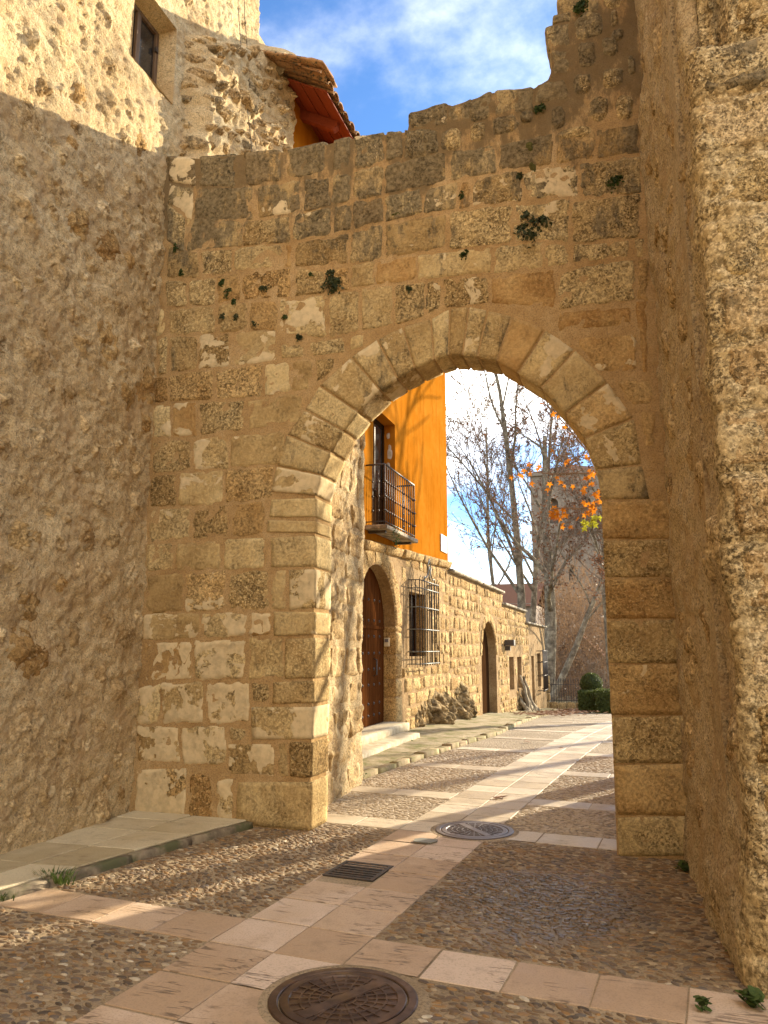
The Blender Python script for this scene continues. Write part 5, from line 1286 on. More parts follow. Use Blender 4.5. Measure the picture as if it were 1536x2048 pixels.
dr = thing('drain_grate', 'black iron gully grate set in the pink slabs', 'drain', (0, 0, 0))
def pv(u, v, z): p = pave(np.array(u), np.array(v)); return (p[0], p[1], z)
def pbox(u0, u1, v0, v1, z0, z1):
    m = MB(); c = [pv(u0, v0, 0), pv(u1, v0, 0), pv(u1, v1, 0), pv(u0, v1, 0)]
    m.add([(p[0], p[1], z0) for p in c] + [(p[0], p[1], z1) for p in c], [(3, 2, 1, 0), (4, 5, 6, 7), (0, 1, 5, 4), (1, 2, 6, 5), (2, 3, 7, 6), (3, 0, 4, 7)]); return m
du0, du1, dv0, dv1 = -0.40, -0.01, 0.82, 1.22
pbox(du0, du1, dv0, dv1, -0.05, 0.003).build('gully', 'drain_hole_shade', dr)  # solid near-black block: the hole's shade under the bars put into colour
for (a, b, c, d) in ((du0, du1, dv0, dv0 + 0.03), (du0, du1, dv1 - 0.03, dv1), (du0, du0 + 0.03, dv0 + 0.03, dv1 - 0.03), (du1 - 0.03, du1, dv0 + 0.03, dv1 - 0.03)):
    pbox(a, b, c, d, -0.02, 0.011).build('frame', 'iron', dr)
for k in range(6):
    v0 = dv0 + 0.052 + k * 0.053; pbox(du0 + 0.03, du1 - 0.03, v0, v0 + 0.026, -0.01, 0.010).build('bar', 'iron', dr)
m = MB(); px0, py0 = -1.76, 6.55
hexp = [(-0.09, -0.03), (0.06, -0.05), (0.10, 0.02), (0.09, 0.09), (-0.05, 0.10), (-0.10, 0.05)]
m.add([(px0 + a, py0 + b, 0.008) for a, b in hexp] + [(px0 + a, py0 + b, 0.0165) for a, b in hexp], [tuple(range(6, 12))] + [(i, (i + 1) % 6, 6 + (i + 1) % 6, 6 + i) for i in range(6)])
tag(m.build('access_plate', 'plate_grey', None), 'small grey metal access plate among the pink slabs by the threshold', 'plate')

st = thing('doorstep', 'two worn stone steps below the arched plank door', 'step', (0, 0, 0))
block([(-4.32, 10.4, 0.14), (-3.72, 10.4, 0.13), (-3.72, 10.4, -0.1), (-4.32, 10.4, -0.1)], [(-4.32, 13.6, 0.14), (-3.72, 13.6, 0.12), (-3.72, 13.6, -0.1), (-4.32, 13.6, -0.1)], st, 'step_stone', n=(6, 3, 26), rnd=0.02, amp=0.012, seed=4, name='step', freq=3)
block([(-4.5, 10.5, 0.265), (-4.02, 10.5, 0.26), (-4.02, 10.5, 0.1), (-4.5, 10.5, 0.1)], [(-4.5, 13.99, 0.265), (-4.02, 13.99, 0.255), (-4.02, 13.99, 0.1), (-4.5, 13.99, 0.1)], st, 'step_stone', n=(5, 3, 26), rnd=0.02, amp=0.010, seed=5, name='step', freq=3)

ic = thing('intercom', 'small cream door intercom box in the reveal of the arched door', 'intercom', (0, 0, 0))
MB().box(-4.50, -4.40, 13.93, 13.985, 1.62, 1.78, 0.008).build('housing', 'box_cream', ic)
MB().box(-4.485, -4.415, 13.924, 13.931, 1.70, 1.76).build('speaker_panel', 'print_grey', ic)
pq = thing('plaque', 'white marble plaque near the far corner of the ochre wall', 'plaque', (0, 0, 0))
MB().box(HX + 0.005, HX + 0.03, 17.66, 18.24, 3.86, 4.27, 0.006).build('panel', 'white_marble', pq)
for k, (a, b, z, h_) in enumerate(((17.86, 18.04, 4.12, 0.09), (17.80, 18.10, 4.06, 0.03), (17.78, 18.14, 4.00, 0.03), (17.83, 18.08, 3.95, 0.025))):
    MB().box(HX + 0.0305, HX + 0.033, a, b, z, z + h_).build('carved_line', 'print_grey', pq)
lb = thing('wall_lamp', 'dark box lamp projecting from the garden wall above the slit windows', 'lamp', (0, 0, 0))
MB().box(-4.29, -3.95, 26.62, 26.95, 1.66, 1.86, 0.015).build('housing', 'iron', lb); MB().box(-4.29, -4.1, 26.72, 26.85, 1.50, 1.655).build('bracket', 'iron', lb)

# gnarled rock foot under the grille window
def hrock(u, v):
    P = np.stack([0 * u, u, v], 1); zb = zg(u)
    a = np.exp(-((u - 17.6) / 1.25) ** 2) * np.clip(1.05 - (v - zb), 0, 1) + np.exp(-((u - 19.7) / 0.8) ** 2) * 1.15 * np.clip(1.25 - (v - zb), 0, 1) + np.exp(-((u - 16.0) / 1.3) ** 2) * 0.5 * np.clip(0.9 - (v - zb), 0, 1)
    f = fbm(P, 1.4, 5, 0.62)
    return -0.12 + 0.40 * a + 0.62 * f * np.clip(a, 0, 0.7) - 0.30 * np.abs(fbm(P, 3.2, 4, 0.6)) * np.clip(a * 2, 0, 1)
rk = hfield('rock_outcrop', HP, np.arange(14.4, 21.6, 0.03), np.arange(-0.75, 1.3, 0.022), hrock, 'rock', None, flip=flipcheck(HP))
tag(rk, 'gnarled dark rock outcrop at the foot of the wall below the grille', 'rock')
vn = thing('dead_vine', 'dead grey vine stump against the garden wall between the slit windows', 'vine', (0, 0, 0))
vrs = random.Random(4)
for k in range(7):
    y0 = 29.0 + vrs.uniform(0, 2.6); z0 = float(zg(30)) - 0.05; top = vrs.uniform(0.5, 1.5)
    pts = [(HX + 0.35 - 0.27 * t + vrs.uniform(-0.03, 0.03), y0 + (29.9 - y0) * 0.5 * t + vrs.uniform(-0.12, 0.12), z0 + top * t) for t in np.linspace(0, 1, 7)]
    MB().tube(pts, [0.20 * (1 - 0.8 * t) * (0.5 + 0.5 * vrs.random()) + 0.02 for t in np.linspace(0, 1, 7)], 7).build('stem', 'bark', vn, True)

# ------------------------------------------------------------------ plants on the stones
def leaf_cloud(n, fn, size, rs, droop=0.3):
    V, F = [], []
    for k in range(n):
        p, d = fn(rs); s = rs.uniform(*size)
        a = rs.normal(size=3); a -= d * 0.3 * np.dot(a, d); a /= np.linalg.norm(a); b = np.cross(a, d + rs.normal(0, 0.4, 3)); b /= max(np.linalg.norm(b), 1e-6)
        i = len(V); V += [p - a * s * 0.5, p + b * s * 0.32, p + a * s * 0.6, p - b * s * 0.32]; F.append((i, i + 1, i + 2, i + 3))
    return V, F
plants = [(670, 560, 34, 'leaf_dark', 'large dark plant tuft drooping from the joints left of the arch crown'),
          (1068, 443, 37, 'leaf_dark', 'large dark plant tuft drooping from the joints on the upper right of the gate'),
          (1083, 208, 19, 'leaf_green', 'round green plant tuft just below the broken wall top'),
          (1230, 360, 18, 'leaf_green', 'round green plant tuft beside the tower, high on the gate'),
          (1037, 353, 11, 'leaf_dark', 'small dark tuft beside the whitened block high on the gate'),
          (445, 563, 11, 'leaf_green', 'topmost of the small green sprigs left on the gate wall'),
          (457, 583, 12, 'leaf_green', 'fullest of the small green sprigs left on the gate wall'),
          (467, 603, 8, 'leaf_green', 'lowest of the small green sprigs left on the gate wall'),
          (527, 574, 10, 'leaf_dark', 'dark little tuft midway between the green sprigs and the large tuft'),
          (510, 648, 10, 'leaf_dark', 'dark little tuft one course below the green sprigs'),
          (598, 675, 12, 'leaf_dark', 'dark little tuft left of the arch above the small stones'),
          (472, 632, 8, 'leaf_dark', 'small dark sprig on a block below the green sprigs, right one'),
          (446, 632, 9, 'leaf_dark', 'small dark sprig on a block below the green sprigs, left one'),
          (926, 505, 12, 'leaf_green', 'small green sprig in the joint above the arch crown'),
          (818, 576, 9, 'leaf_dark', 'tiny dark tuft right of the large tuft above the arch'),
          (350, 497, 9, 'leaf_green', 'tiny green sprig by the corner with the plastered wall, upper one'),
          (362, 547, 8, 'leaf_green', 'tiny green sprig by the corner with the plastered wall, lower one'),
          (571, 633, 8, 'leaf_green', 'tiny green sprig on the pale block left of the arch'),
          (622, 549, 7, 'leaf_green', 'tiny green sprig just left of the large dark tuft'),
          (925, 390, 9, 'leaf_green', 'small pale green sprig in the course under the mossy blocks'),
          (1160, 10, 24, 'leaf_green', 'ragged weeds on the broken top of the wall')]
prs3 = np.random.RandomState(31)
for (x, y, r, mat, lab) in plants:
    u, v = gate_uv(x, y); rr = r * 0.0046
    o = thing('wall_plant', lab, 'plant', (u, GY - 0.01, v), 'plants growing in the gate wall joints')
    clumps = [(prs3.normal(0, 0.32) * rr, prs3.normal(0, 0.32) * rr, prs3.uniform(0.4, 0.8)) for _ in range(5)]
    def fn(rs):
        d = rs.normal(size=3); d /= np.linalg.norm(d); d[1] = -abs(d[1]); q = rs.rand() ** 0.7
        c_ = clumps[rs.randint(len(clumps))]
        return np.array([c_[0] + d[0] * rr * c_[2] * q, d[1] * rr * 0.55 * c_[2] * q, c_[1] + d[2] * rr * c_[2] * q - 0.4 * rr * q * q]), d
    V, F = leaf_cloud(int(24 + r * 6), fn, (0.012 + 0.0003 * r, 0.024 + 0.0007 * r), prs3)
    mobj('foliage', V, F, mat, o, False)
    m = MB()
    for k in range(5):
        d, _ = fn(prs3); m.tube([(0, 0.02, 0), tuple(d * 0.5), tuple(d)], [0.003, 0.002, 0.001], 4, False)
    mobj('stems', m.v, m.f, 'twig', o, False)
# moss cushions
for j, (x, y, ru, rv) in enumerate(((1062, 295, 16, 20), (1065, 335, 12, 22), (1060, 372, 10, 14), (792, 430, 20, 8))):
    u, v = gate_uv(x, y)
    o = lump(GP, u, v, ru * 0.0046, rv * 0.0046, None, 'moss', height=0.016, seed=j + 333, rough=2.2, sink=0.014, prof=0.05, name='moss_cushion', rings=9, seg=20)
    tag(o, ('dark green moss patch under the broken wall top, topmost of three', 'dark green moss patch under the broken wall top, middle of three', 'dark green moss patch under the broken wall top, lowest of three', 'thin dark moss streak in a joint above the arch')[j], 'moss', 'moss patches')

def tuft(x, y, z, n, h, spread, lab, mat='grass_green', name='grass_tuft', cat='grass'):
    rs = np.random.RandomState(int(abs(x * 100 + y * 37))); m = MB(); V = []; F = []
    for k in range(n):
        a = rs.uniform(0, 6.28); r0 = spread * rs.rand(); b = np.array([r0 * math.cos(a), r0 * math.sin(a) * 0.5, 0]); d = np.array([math.cos(a) * rs.uniform(0.1, 0.8), math.sin(a) * rs.uniform(0.1, 0.8), 1.0]) * h * rs.uniform(0.5, 1.1); w = np.array([-math.sin(a), math.cos(a), 0]) * 0.004
        i = len(V); mid = b + d * 0.55; tip = b + d * np.array([1.3, 1.3, 0.9]); V += [b - w, b + w, mid + w * 0.8, mid - w * 0.8, tip]; F += [(i, i + 1, i + 2, i + 3), (i + 3, i + 2, i + 4)]
    o = mobj(name, V, F, mat); o.location = (x, y, z); tag(o, lab, cat); return o
tuft(-3.86, 4.66, 0.02, 170, 0.09, 0.16, 'bright grass tuft growing along the dark kerb of the raised pavement')
tuft(-3.97, 4.28, 0.02, 60, 0.05, 0.14, 'low thin grass at the near end of the dark kerb')
def weed(x, y, z, n, r, lab):
    rs = np.random.RandomState(int(abs(x * 91 + y * 53)) + 1); o = thing('weed', lab, 'weed', (x, y, z))
    m = MB(); V = []; F = []
    for k in range(n):
        a = rs.uniform(0, 6.28); q = r * math.sqrt(rs.rand()); h = rs.uniform(0.02, 0.07); c = np.array([q * math.cos(a), q * math.sin(a), h]); s = rs.uniform(0.010, 0.024); tl = rs.normal(0, 0.35, 2)
        i = len(V); m_ = 7
        V += [c + s * np.array([math.cos(t) * (1 + 0.15 * math.cos(5 * t)), math.sin(t) * (1 + 0.15 * math.cos(5 * t)), tl[0] * math.cos(t) + tl[1] * math.sin(t)]) for t in np.arange(m_) * 6.283 / m_]; F.append(tuple(range(i, i + m_)))
        m.tube([(0, 0, 0), tuple(c * np.array([0.6, 0.6, 0.6])), tuple(c)], 0.0015, 4, False)
    mobj('leaves', V, F, 'grass_green', o, False); mobj('stems', m.v, m.f, 'leaf_green', o, False)
weed(0.25, 6.33, 0.0, 46, 0.06, 'small leafy weed at the inner corner of gate and tower')
weed(0.20, 4.02, 0.0, 12, 0.035, 'sparse round leaved weed on the slabs near the tower foot')
weed(0.41, 4.12, 0.0, 42, 0.05, 'dense leafy weed at the very foot of the tower corner')
weed(0.40, 4.75, 0.0, 10, 0.04, 'tiny weed at the tower foot beside the pale pebbles')
weed(-3.72, 13.0, 0.0, 14, 0.06, 'small weed at the foot of the stone doorstep')
weed(-3.22, 9.15, 0.05, 14, 0.05, 'small weed at the start of the far kerb by the pier')
o = thing('balcony_weed', 'trailing weed hanging from the front edge of the balcony', 'plant', (BX + 0.05, 12.75, BZ - 0.03))
V, F = leaf_cloud(90, lambda rs: (np.array([rs.uniform(-0.02, 0.06), rs.normal(0, 0.09), rs.uniform(-0.32, 0.06)]), np.array([0, 0, 1.0])), (0.03, 0.05), prs3); mobj('foliage', V, F, 'leaf_green', o)

# ------------------------------------------------------------------ trees
def grow(seed, base, height, r0, nl=(9, 7, 6, 5), lean=(0, 0), up=0.25, first=0.3, spread=0.75, wob=0.05, lens=(0.42, 0.5, 0.5, 0.45), fork=0):
    """a bare tree: list of (points, radii, level)"""
    rs = np.random.RandomState(seed); out = []
    def br(p, d, L, r, lev):
        n = 7 if lev == 0 else (6 if lev < 3 else 4); pts = [p]; dirs = [d]; q = p.copy()
        for i in range(n):
            d = d + rs.normal(0, wob * (1 + lev * 0.9), 3); d[2] += up * 0.12 * (1 if lev else 0.3); d /= np.linalg.norm(d)
            q = q + d * L / n; pts.append(q); dirs.append(d)
        tip = 0.25 if lev == 0 else 0.2
        rad = [max(r * (1 - (1 - tip) * (i / n) ** 0.9), 0.004) for i in range(n + 1)]
        out.append((np.array(pts), rad, lev))
        if lev >= len(nl): return
        m = nl[lev]
        for k in range(m):
            t = first + (1 - first) * (k + rs.uniform(0.1, 0.9)) / m if lev == 0 else 0.2 + 0.8 * (k + rs.uniform(0, 1)) / m
            f = t * n; i = min(int(f), n - 1); pp = pts[i] + (pts[i + 1] - pts[i]) * (f - i); dd = dirs[i + 1]
            a = rs.normal(size=3); a -= dd * np.dot(a, dd); a /= np.linalg.norm(a)
            sp = spread * rs.uniform(0.55, 1.15); nd = dd * math.cos(sp) + a * math.sin(sp)
            rr = np.interp(f, np.arange(n + 1), rad)
            br(pp, nd, L * lens[lev] * rs.uniform(0.65, 1.15) * (1.15 - 0.45 * t), rr * rs.uniform(0.42, 0.62), lev + 1)
    d0 = np.array([lean[0], lean[1], 1.0]); d0 /= np.linalg.norm(d0)
    br(np.zeros(3), d0, height, r0, 0)
    for k in range(fork):
        a = rs.uniform(0, 6.28); br(np.zeros(3) + np.array([0, 0, height * 0.02]), np.array([math.cos(a) * 0.22, math.sin(a) * 0.22, 1.0]) / 1.03, height * rs.uniform(0.75, 0.95), r0 * 0.75, 0)
    return out

def tree(label, base, height, r0, seed, leaves=700, lsize=(0.08, 0.15), lmat='leaf_brown', group='bare trees beyond the wall', thick=0.013, **kw):
    o = thing('plane_tree', label, 'tree', base, group)
    B = grow(seed, base, height, r0, **kw); big = MB(); V = []; F = []; rs = np.random.RandomState(seed + 5); tips = []
    for pts, rad, lev in B:
        if lev <= 1: big.tube(pts, [max(x, thick) for x in rad], 9 if lev == 0 else 6, False)
        else:
            n = len(pts); d = pts[-1] - pts[0]; a = np.cross(d, [0.3, 0.2, 1]); a /= max(np.linalg.norm(a), 1e-6); b = np.cross(d, a); b /= max(np.linalg.norm(b), 1e-6)
            i0 = len(V)
            for i in range(n):
                r = max(rad[i], thick * (1.0 if i < n - 1 else 0.6))
                for k in range(3): V.append(pts[i] + (a * math.cos(2.094 * k) + b * math.sin(2.094 * k)) * r)
            for i in range(n - 1):
                for k in range(3): F.append((i0 + i * 3 + k, i0 + i * 3 + (k + 1) % 3, i0 + (i + 1) * 3 + (k + 1) % 3, i0 + (i + 1) * 3 + k))
            if lev >= 3: tips.append(pts)
    mobj('trunk', big.v, big.f, 'bark', o, True)
    mobj('branches', V, np.array(F), 'twig', o, False)
    if leaves and tips:
        def fn(r_):
            p = tips[r_.randint(len(tips))]; q = p[r_.randint(1, len(p))]; d = r_.normal(size=3); return q + r_.normal(0, 0.05, 3), d / np.linalg.norm(d)
        LV, LF = leaf_cloud(leaves, fn, lsize, rs); mobj('leaves', LV, LF, lmat, o, False)
    return o
zt = float(zg(43)); TK = 0.013
tree('tall bare tree rising behind the ochre house corner', (-10.6, 40, zt), 19, 0.22, 2, 3200, fork=1, up=0.5, spread=0.6)
tree('bare twin stemmed tree behind the step in the garden wall', (-6.1, 44, zt), 21, 0.30, 5, 3800, fork=1, up=0.5, first=0.25, spread=0.62)
tree('thick pale barked plane tree at the end of the garden wall', (-4.7, 43, zt), 15, 0.42, 9, 3800, lean=(0.08, 0), first=0.28, spread=0.7)
tree('leaning thick plane tree bending over the iron fence', (-4.5, 41.5, zt), 12, 0.20, 14, 3500, lean=(0.42, 0.1), first=0.35, spread=0.8)
tree('bare tree half hidden by the right jamb of the arch', (-1.2, 46, zt), 16, 0.35, 23, 3500, lean=(-0.1, 0), first=0.2, spread=0.75)
tree('slender bare tree further back between the twin stems and the ochre corner', (-9.4, 54, -1.6), 20, 0.2, 66, 3000, first=0.2, up=0.5, spread=0.6)
tree('low spreading bare shrub behind the clipped hedge', (-1.75, 38.5, float(zg(38.5))), 2.2, 0.05, 31, 0, nl=(12, 6, 4), first=0.02, spread=0.8, fork=6, thick=0.008, group='shrubs')
# trees on the sunny side of the lane, out of sight behind the tower: their shade falls on the walls and paving
tree('bare plane tree on the sunny side of the lane by the corner', (6.2, 24.5, float(zg(24))), 12, 0.20, 41, 60, thick=0.006, first=0.35, nl=(6, 5, 3), group='lane trees hidden behind the tower')
tree('tall bare plane tree further up the sunny side', (9.5, 33, float(zg(33))), 15, 0.22, 47, 60, thick=0.006, first=0.35, nl=(6, 5, 3), group='lane trees hidden behind the tower')
tree('bare plane tree midway along the hidden side of the lane', (3.4, 29, float(zg(29))), 14, 0.34, 52, 60, thick=0.035, first=0.35, nl=(9, 7), group='lane trees hidden behind the tower')

# near plane tree whose low bough hangs into the arch with the last orange leaves
nt = thing('plane_tree', 'near plane tree holding the last orange leaves in the archway', 'tree', (1.75, 14.0, float(zg(14))))
def onY(px, py, Y):
    d = _fw + _rt * (px - 768) / 1538.0 - _up * (py - 1024) / 1538.0; t = Y / d[1]; return np.array([d[0] * t, Y, EYE + d[2] * t])
O = np.array(nt.location)
m = MB(); m.tube([(0, 0, -0.2), (0.02, 0, 1.5), (0.0, 0.05, 3.0), (0.05, 0.1, 4.4), (0.2, 0.2, 6.5), (0.3, 0.4, 9)], [0.24, 0.20, 0.18, 0.16, 0.11, 0.03], 10)
C = lambda a, b: (880 + a / 4.267, 720 + b / 4.267)
limb = [np.array([0.02, 0.05, 3.4]) + O] + [onY(*C(a, b), Y) for a, b, Y in ((1420, 985, 13.2), (1335, 968, 13.0), (1150, 965, 12.8), (1000, 972, 12.7), (880, 965, 12.6), (770, 950, 12.5), (640, 985, 12.4))]
limb2 = [np.array([0.02, 0.05, 3.0]) + O] + [onY(*C(a, b), Y) for a, b, Y in ((1440, 1230, 13.0), (1330, 1240, 12.8), (1200, 1270, 12.7), (1080, 1260, 12.6), (970, 1270, 12.5))]
limb3 = [np.array([0.05, 0.1, 4.2]) + O] + [onY(*C(a, b), Y) for a, b, Y in ((1350, 800, 13.2), (1240, 760, 13.0), (1110, 600, 12.9), (1000, 470, 12.8), (880, 360, 12.7))]
sub = MB()
for L in (limb, limb2, limb3):
    sub.tube([tuple(p - O) for p in L], [0.05] + [0.018 - 0.0022 * k for k in range(len(L) - 1)], 6)
B = grow(61, O, 7, 0.1, nl=(7, 6, 4), first=0.15, spread=0.8)
for pts, rad, lev in B: sub.tube([tuple(p + np.array([0.0, 0.1, 3.2])) for p in pts], [max(r_, 0.008) for r_ in rad], 5, False)
spots = [(870, 370), (960, 460), (1010, 480), (1060, 570), (1105, 625), (960, 770), (1080, 870), (1245, 835), (755, 890), (830, 930), (700, 990), (770, 970), (780, 1050), (610, 995), (935, 1055), (920, 1100), (1000, 1000), (1035, 1040), (1065, 1075), (1135, 1075), (1280, 940), (1245, 1010), (1300, 1050), (1225, 1115), (1335, 1155), (1225, 1210), (1290, 1240), (1275, 1280), (1310, 1290), (1340, 1220), (985, 1270), (1000, 1310), (1010, 1345), (980, 1335), (1075, 1320), (945, 1320), (1045, 1400), (1230, 1320), (1100, 850), (715, 940), (680, 975), (1345, 1160), (1255, 1000), (850, 905)]
yel = [(1330, 1335), (1250, 1395), (1290, 1375), (1235, 1410), (1320, 1380), (1345, 1350)]
nrs = np.random.RandomState(8); LP_all = np.concatenate([np.array(limb[1:]), np.array(limb2[1:]), np.array(limb3[1:])])
def star_leaf(c, s, rs):
    ax = rs.normal(size=3) * np.array([0.5, 0.25, 0.5]) + np.array([0, -0.9, 0.1]); ax /= np.linalg.norm(ax)     # leaf faces the lane
    dn = np.array([rs.normal(0, 0.5), rs.normal(0, 0.2), -1.0]); dn -= ax * np.dot(dn, ax); dn /= np.linalg.norm(dn); sd = np.cross(ax, dn)
    rr = [0.18, 0.62, 0.34, 0.86, 0.42, 1.0, 0.42, 0.86, 0.34, 0.62]; th_ = [math.pi, 2.25, 1.75, 1.15, 0.55, 0.0, -0.55, -1.15, -1.75, -2.25]
    pts = [c + s * 0.55 * r_ * (dn * math.cos(t) + sd * math.sin(t)) + ax * s * 0.12 * (r_ ** 2) * rs.uniform(-0.6, 1) for r_, t in zip(rr, th_)]
    return pts
for lst, mat, nm in ((spots, 'leaf_orange', 'leaf'), (yel, 'leaf_yellow', 'leaf')):
    for (a, b) in lst:
        for rep in range(3 if (a > 1180 or b > 1230) else (2 if nrs.rand() < 0.3 else 1)):
            c = onY(*C(a + nrs.normal(0, 16) * rep, b + nrs.normal(0, 16) * rep), 12.7 + nrs.uniform(-0.25, 0.25)); s = nrs.uniform(0.11, 0.17)
            P = star_leaf(c, s, nrs)
            V = [c] + P; F = [(0, i + 1, (i + 1) % 10 + 1) for i in range(10)]
            mobj(nm, V, F, mat, nt, False, center=True)
            bpy.context.scene.collection.objects[-1].location -= Vector(O)
        q = LP_all[np.argmin(np.linalg.norm(LP_all - c, axis=1))]; mid = (q + c) / 2 + np.array([0, 0, 0.06])
        sub.tube([tuple(q - O), tuple(mid - O), tuple(c - O)], [0.006, 0.004, 0.0025], 4, False)
mobj('trunk', m.v, m.f, 'bark', nt, True); mobj('boughs', sub.v, sub.f, 'twig', nt, False)

# ------------------------------------------------------------------ far end of the lane
zf = float(zg(40))
fe = thing('iron_fence', 'spiked black iron fence on a low stone plinth at the end of the lane', 'fence', (0, 0, 0))
x = -4.25; i = 0
while x < -1.3:
    w = 0.42; block([(x, 39.9, zf + 0.36), (x + w - 0.02, 39.9, zf + 0.36), (x + w - 0.02, 39.9, zf - 0.1), (x, 39.9, zf - 0.1)], [(x, 40.25, zf + 0.36), (x + w - 0.02, 40.25, zf + 0.36), (x + w - 0.02, 40.25, zf - 0.1), (x, 40.25, zf - 0.1)], fe, 'stone_far', n=(3, 3, 2), rnd=0.04, amp=0.03, seed=i, name='plinth_stone', freq=3, tone=0.5, lichen=0.4, white=0.0); x += w; i += 1
for z in (0.46, 1.22): MB().tube([(-4.2, 40.07, zf + z), (-1.3, 40.07, zf + z)], 0.02, 5).build('rail', 'iron', fe)
for k in range(24):
    x = -4.15 + k * 0.12; MB().tube([(x, 40.07, zf + 0.34), (x, 40.07, zf + 1.34), (x, 40.07, zf + 1.44), (x, 40.07, zf + 1.56)], [0.013, 0.013, 0.026, 0.003], 5).build('bar', 'iron', fe)
gp = thing('gate_pillar', 'short grey stone pillar between garden wall and iron fence', 'pillar', (0, 0, 0), kind='thing')
for k in range(4): block([(-4.62, 39.75, zf + 0.42 * (k + 1) - 0.02), (-4.22, 39.75, zf + 0.42 * (k + 1) - 0.02), (-4.22, 39.75, zf + 0.42 * k), (-4.62, 39.75, zf + 0.42 * k)], [(-4.62, 40.3, zf + 0.42 * (k + 1) - 0.02), (-4.22, 40.3, zf + 0.42 * (k + 1) - 0.02), (-4.22, 40.3, zf + 0.42 * k), (-4.62, 40.3, zf + 0.42 * k)], gp, 'stone_far', n=(4, 4, 4), rnd=0.04, amp=0.02, seed=k, freq=3, tone=0.4, lichen=0.3, white=0.0)
def hedge(name, label, x0, x1, y0, y1, z0, z1, n, ball=None):
    o = thing(name, label, 'hedge', (0, 0, 0), kind='thing'); rs = np.random.RandomState(n)
    if ball is None:
        block([(x0 + 0.06, y0 + 0.06, z1 - 0.06), (x1 - 0.06, y0 + 0.06, z1 - 0.06), (x1 - 0.06, y0 + 0.06, z0), (x0 + 0.06, y0 + 0.06, z0)], [(x0 + 0.06, y1 - 0.06, z1 - 0.06), (x1 - 0.06, y1 - 0.06, z1 - 0.06), (x1 - 0.06, y1 - 0.06, z0), (x0 + 0.06, y1 - 0.06, z0)], o, 'leaf_dark', n=(5, 5, 5), rnd=0.12, amp=0.03, name='core')
        def fn(r_):
            p = np.array([r_.uniform(x0, x1), r_.uniform(y0, y1), r_.uniform(z0, z1)]); f = r_.randint(5); d = np.zeros(3)
            ax_, v_ = [(0, x0), (0, x1), (1, y0), (2, z1), (1, y0)][f]; p[ax_] = v_ + r_.normal(0, 0.025); d[ax_] = 1; return p, d
    else:
        c, r = ball; m_ = MB(); m_.lathe(c, [(0.02, -r * 0.9)] + [(r * 0.9 * math.sin(a), -r * 0.9 * math.cos(a)) for a in np.linspace(0.3, 2.9, 8)] + [(0.01, r * 0.9)], 14); mobj('core', m_.v, m_.f, 'leaf_dark', o, True)
        def fn(r_):
            d = r_.normal(size=3); d /= np.linalg.norm(d); return np.array(c) + d * r * r_.uniform(0.9, 1.06), d
    V, F = leaf_cloud(n, fn, (0.05, 0.09), rs); mobj('leaves', V, F, 'hedge_green', o, False)
hz = float(zg(34))
hedge('box_hedge', 'clipped box hedge on the left of the pair beside the lane end', -2.42, -1.78, 34.0, 34.9, hz, hz + 0.86, 2600)
hedge('box_hedge', 'clipped box hedge on the right of the pair by the arch jamb', -1.70, -0.9, 33.6, 34.6, hz, hz + 0.94, 2601)
hedge('topiary_ball', 'dark clipped topiary ball standing behind the box hedges', 0, 0, 0, 0, 0, 0, 2200, ball=((-1.95, 35.4, hz + 1.12), 0.46))
# fallen leaves
frs = np.random.RandomState(19); V = []; F = []
for k in range(620):
    y = frs.uniform(24, 38); x = -2.9 + frs.normal(0, 0.5) + (0.4 if y > 30 else 0.0); z = float(zg(y)) + 0.08 + frs.uniform(0, 0.03); s = frs.uniform(0.05, 0.10); a = frs.uniform(0, 6.28)
    i = len(V); V += [(x + s * math.cos(a + t), y + s * math.sin(a + t), z + frs.uniform(-0.02, 0.03)) for t in (0, 1.6, 3.1, 4.7)]; F.append((i, i + 1, i + 2, i + 3))
for (x, y) in ((-1.5, 8.6), (-1.44, 8.66), (-2.75, 12.6), (-2.2, 11.2), (-1.9, 14), (-1.25, 13.2), (-2.6, 13.3), (-3.3, 11.6)):
    s = frs.uniform(0.04, 0.07); a = frs.uniform(0, 6.28); z = float(zg(y)) + (0.1 if x < -2.55 else 0.016); i = len(V); V += [(x + s * math.cos(a + t), y + s * math.sin(a + t), z + frs.uniform(0, 0.02)) for t in (0, 1.6, 3.1, 4.7)]; F.append((i, i + 1, i + 2, i + 3))
o = mobj('fallen_leaves', V, F, 'leaf_fallen', None); tag(o, 'scattered brown fallen leaves along the verge and lane', 'leaves', kind='stuff')

# far buildings, hill and wood
ct = thing('church_tower', 'tall square stone tower far beyond the bare trees', 'tower', (0, 0, 0), kind='thing')
CT = Plane((0, 76, 0), (1, 0, 0), (0, 0, 1), (0, -1, 0))
ox = lambda c, w, z0, z1: [(c - w, z0), (c + w, z0), (c + w, z1)] + [(c + w * math.cos(a), z1 + w * math.sin(a)) for a in np.linspace(0.4, 2.74, 5)] + [(c - w, z1)]
plate('wall', CT, [(-9.2, -2.5), (-1.9, -2.5), (-1.9, 18.6), (-9.2, 18.6)], [ox(-7.1, 0.55, 13.6, 15.6), ox(-4.0, 0.55, 13.6, 15.6), ox(-5.5, 0.3, 8, 9.2)], 0.8, 'tower_far', ct)
MB().box(-9.2, -1.9, 77.0, 83, -2.5, 18.6).build('body', 'tower_far', ct)
for z in (6.2, 12.6, 18.4): MB().box(-9.4, -1.7, 75.75, 76.0, z, z + 0.35, 0.05).build('string_course', 'tower_far', ct)
m = MB(); m.add([(-9.4, 75.8, 18.75), (-1.7, 75.8, 18.75), (-1.7, 83.2, 18.75), (-9.4, 83.2, 18.75), (-5.5, 79.5, 20.2)], [(0, 1, 4), (1, 2, 4), (2, 3, 4), (3, 0, 4)]); m.build('roof', 'roof_far', ct)
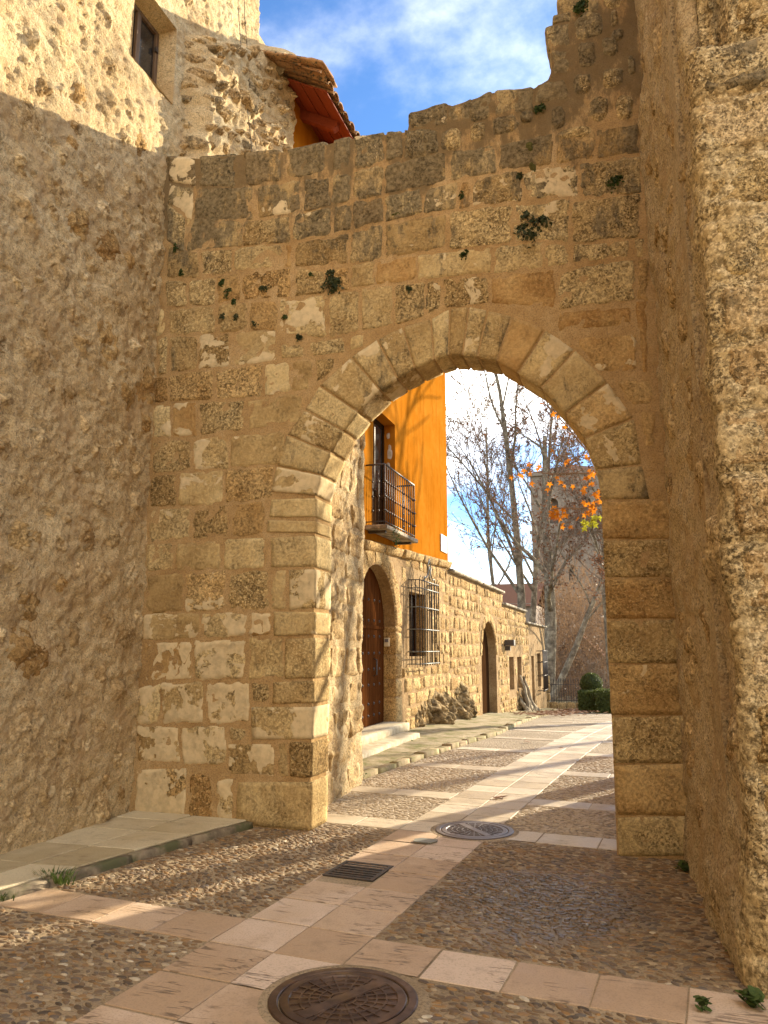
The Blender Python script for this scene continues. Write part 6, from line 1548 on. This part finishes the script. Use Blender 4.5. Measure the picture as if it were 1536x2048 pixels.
MB().lathe((-5.6, 76.5, 18.7), [(0.5, 0), (0.45, 0.7), (0.25, 0.9), (0.15, 1.5), (0.01, 1.9)], 8).build('pinnacle', 'tower_far', ct)
fh = thing('far_house', 'pale gabled house showing through the bare trees', 'house', (0, 0, 0), kind='thing')
FPl = Plane((0, 60, 0), (1, 0, 0), (0, 0, 1), (0, -1, 0))
plate('gable_wall', FPl, [(-5.6, -2), (-2.6, -2), (-2.6, 1.2), (-4.1, 2.6), (-5.6, 1.2)], [[(-4.5, -0.6), (-3.8, -0.6), (-3.8, 0.6), (-4.5, 0.6)]], 0.4, 'house_far', fh)
m = MB(); m.add([(-5.9, 59.6, 1.0), (-4.1, 59.6, 2.75), (-4.1, 68, 2.75), (-5.9, 68, 1.0), (-2.3, 59.6, 1.0), (-2.3, 68, 1.0)], [(0, 1, 2, 3), (1, 4, 5, 2)]); m.build('roof', 'roof_far', fh)
MB().box(-5.5, -2.7, 60.4, 67.8, -2, 1.1).build('body', 'house_far', fh)
rh = thing('red_roofed_house', 'low house with red tiled roof behind the garden wall', 'house', (0, 0, 0), kind='thing')
MB().box(-14, -6.2, 50, 58, -2, 4.4).build('wall', 'house_far', rh)
m = MB(); m.add([(-14.4, 49.6, 4.2), (-5.8, 49.6, 4.2), (-5.8, 54, 6.0), (-14.4, 54, 6.0), (-5.8, 58.4, 4.2), (-14.4, 58.4, 4.2)], [(0, 1, 2, 3), (3, 2, 4, 5)]); m.build('roof', 'roof_far', rh)
hx = np.linspace(-160, 160, 60); hy = np.linspace(95, 420, 40); gx, gy = np.meshgrid(hx, hy, indexing='ij'); gx, gy = gx.ravel(), gy.ravel()
hzv = -3 + 26 * sstep(95, 330, gy) * (0.35 + 0.65 * sstep(-40, 60, gx)) + 3 * fbm(np.stack([gx, gy, 0 * gx], 1), 0.02, 4)
mobj('hills', np.stack([gx, gy, hzv], 1), grid_faces(60, 40), 'hill_far', smooth=True, kind='structure', label='low brown wooded hills beyond the tower')
wrs = np.random.RandomState(77); V = []; F = []
NW = 16000
for k in range(NW):
    y = wrs.uniform(48, 72); x = wrs.uniform(-0.115, 0.05) * y; z = -1.6 + wrs.rand() ** 1.5 * (9.5 - 3.5 * (wrs.rand())); s = wrs.uniform(0.06, 0.15)
    if wrs.rand() < 0.45:
        a = np.array([wrs.normal(0, 0.35), wrs.normal(0, 0.3), 1.0]) * wrs.uniform(0.4, 1.4); b = np.array([0.018, 0, 0]); i = len(V); p = np.array([x, y, z]); V += [p - b, p + b, p + a + b * 0.4, p + a - b * 0.4]; F.append((i, i + 1, i + 2, i + 3))
    else:
        d = wrs.normal(size=3); d /= np.linalg.norm(d); a = np.cross(d, [0.2, 0.1, 1]); a /= np.linalg.norm(a); b = np.cross(d, a); p = np.array([x, y, z]); i = len(V); V += [p - a * s, p + b * s * 0.6, p + a * s, p - b * s * 0.6]; F.append((i, i + 1, i + 2, i + 3))
o = mobj('woodland', V, np.array(F), 'wood_brown', None); tag(o, 'brown mass of winter woodland behind the fence', 'woodland', kind='stuff')
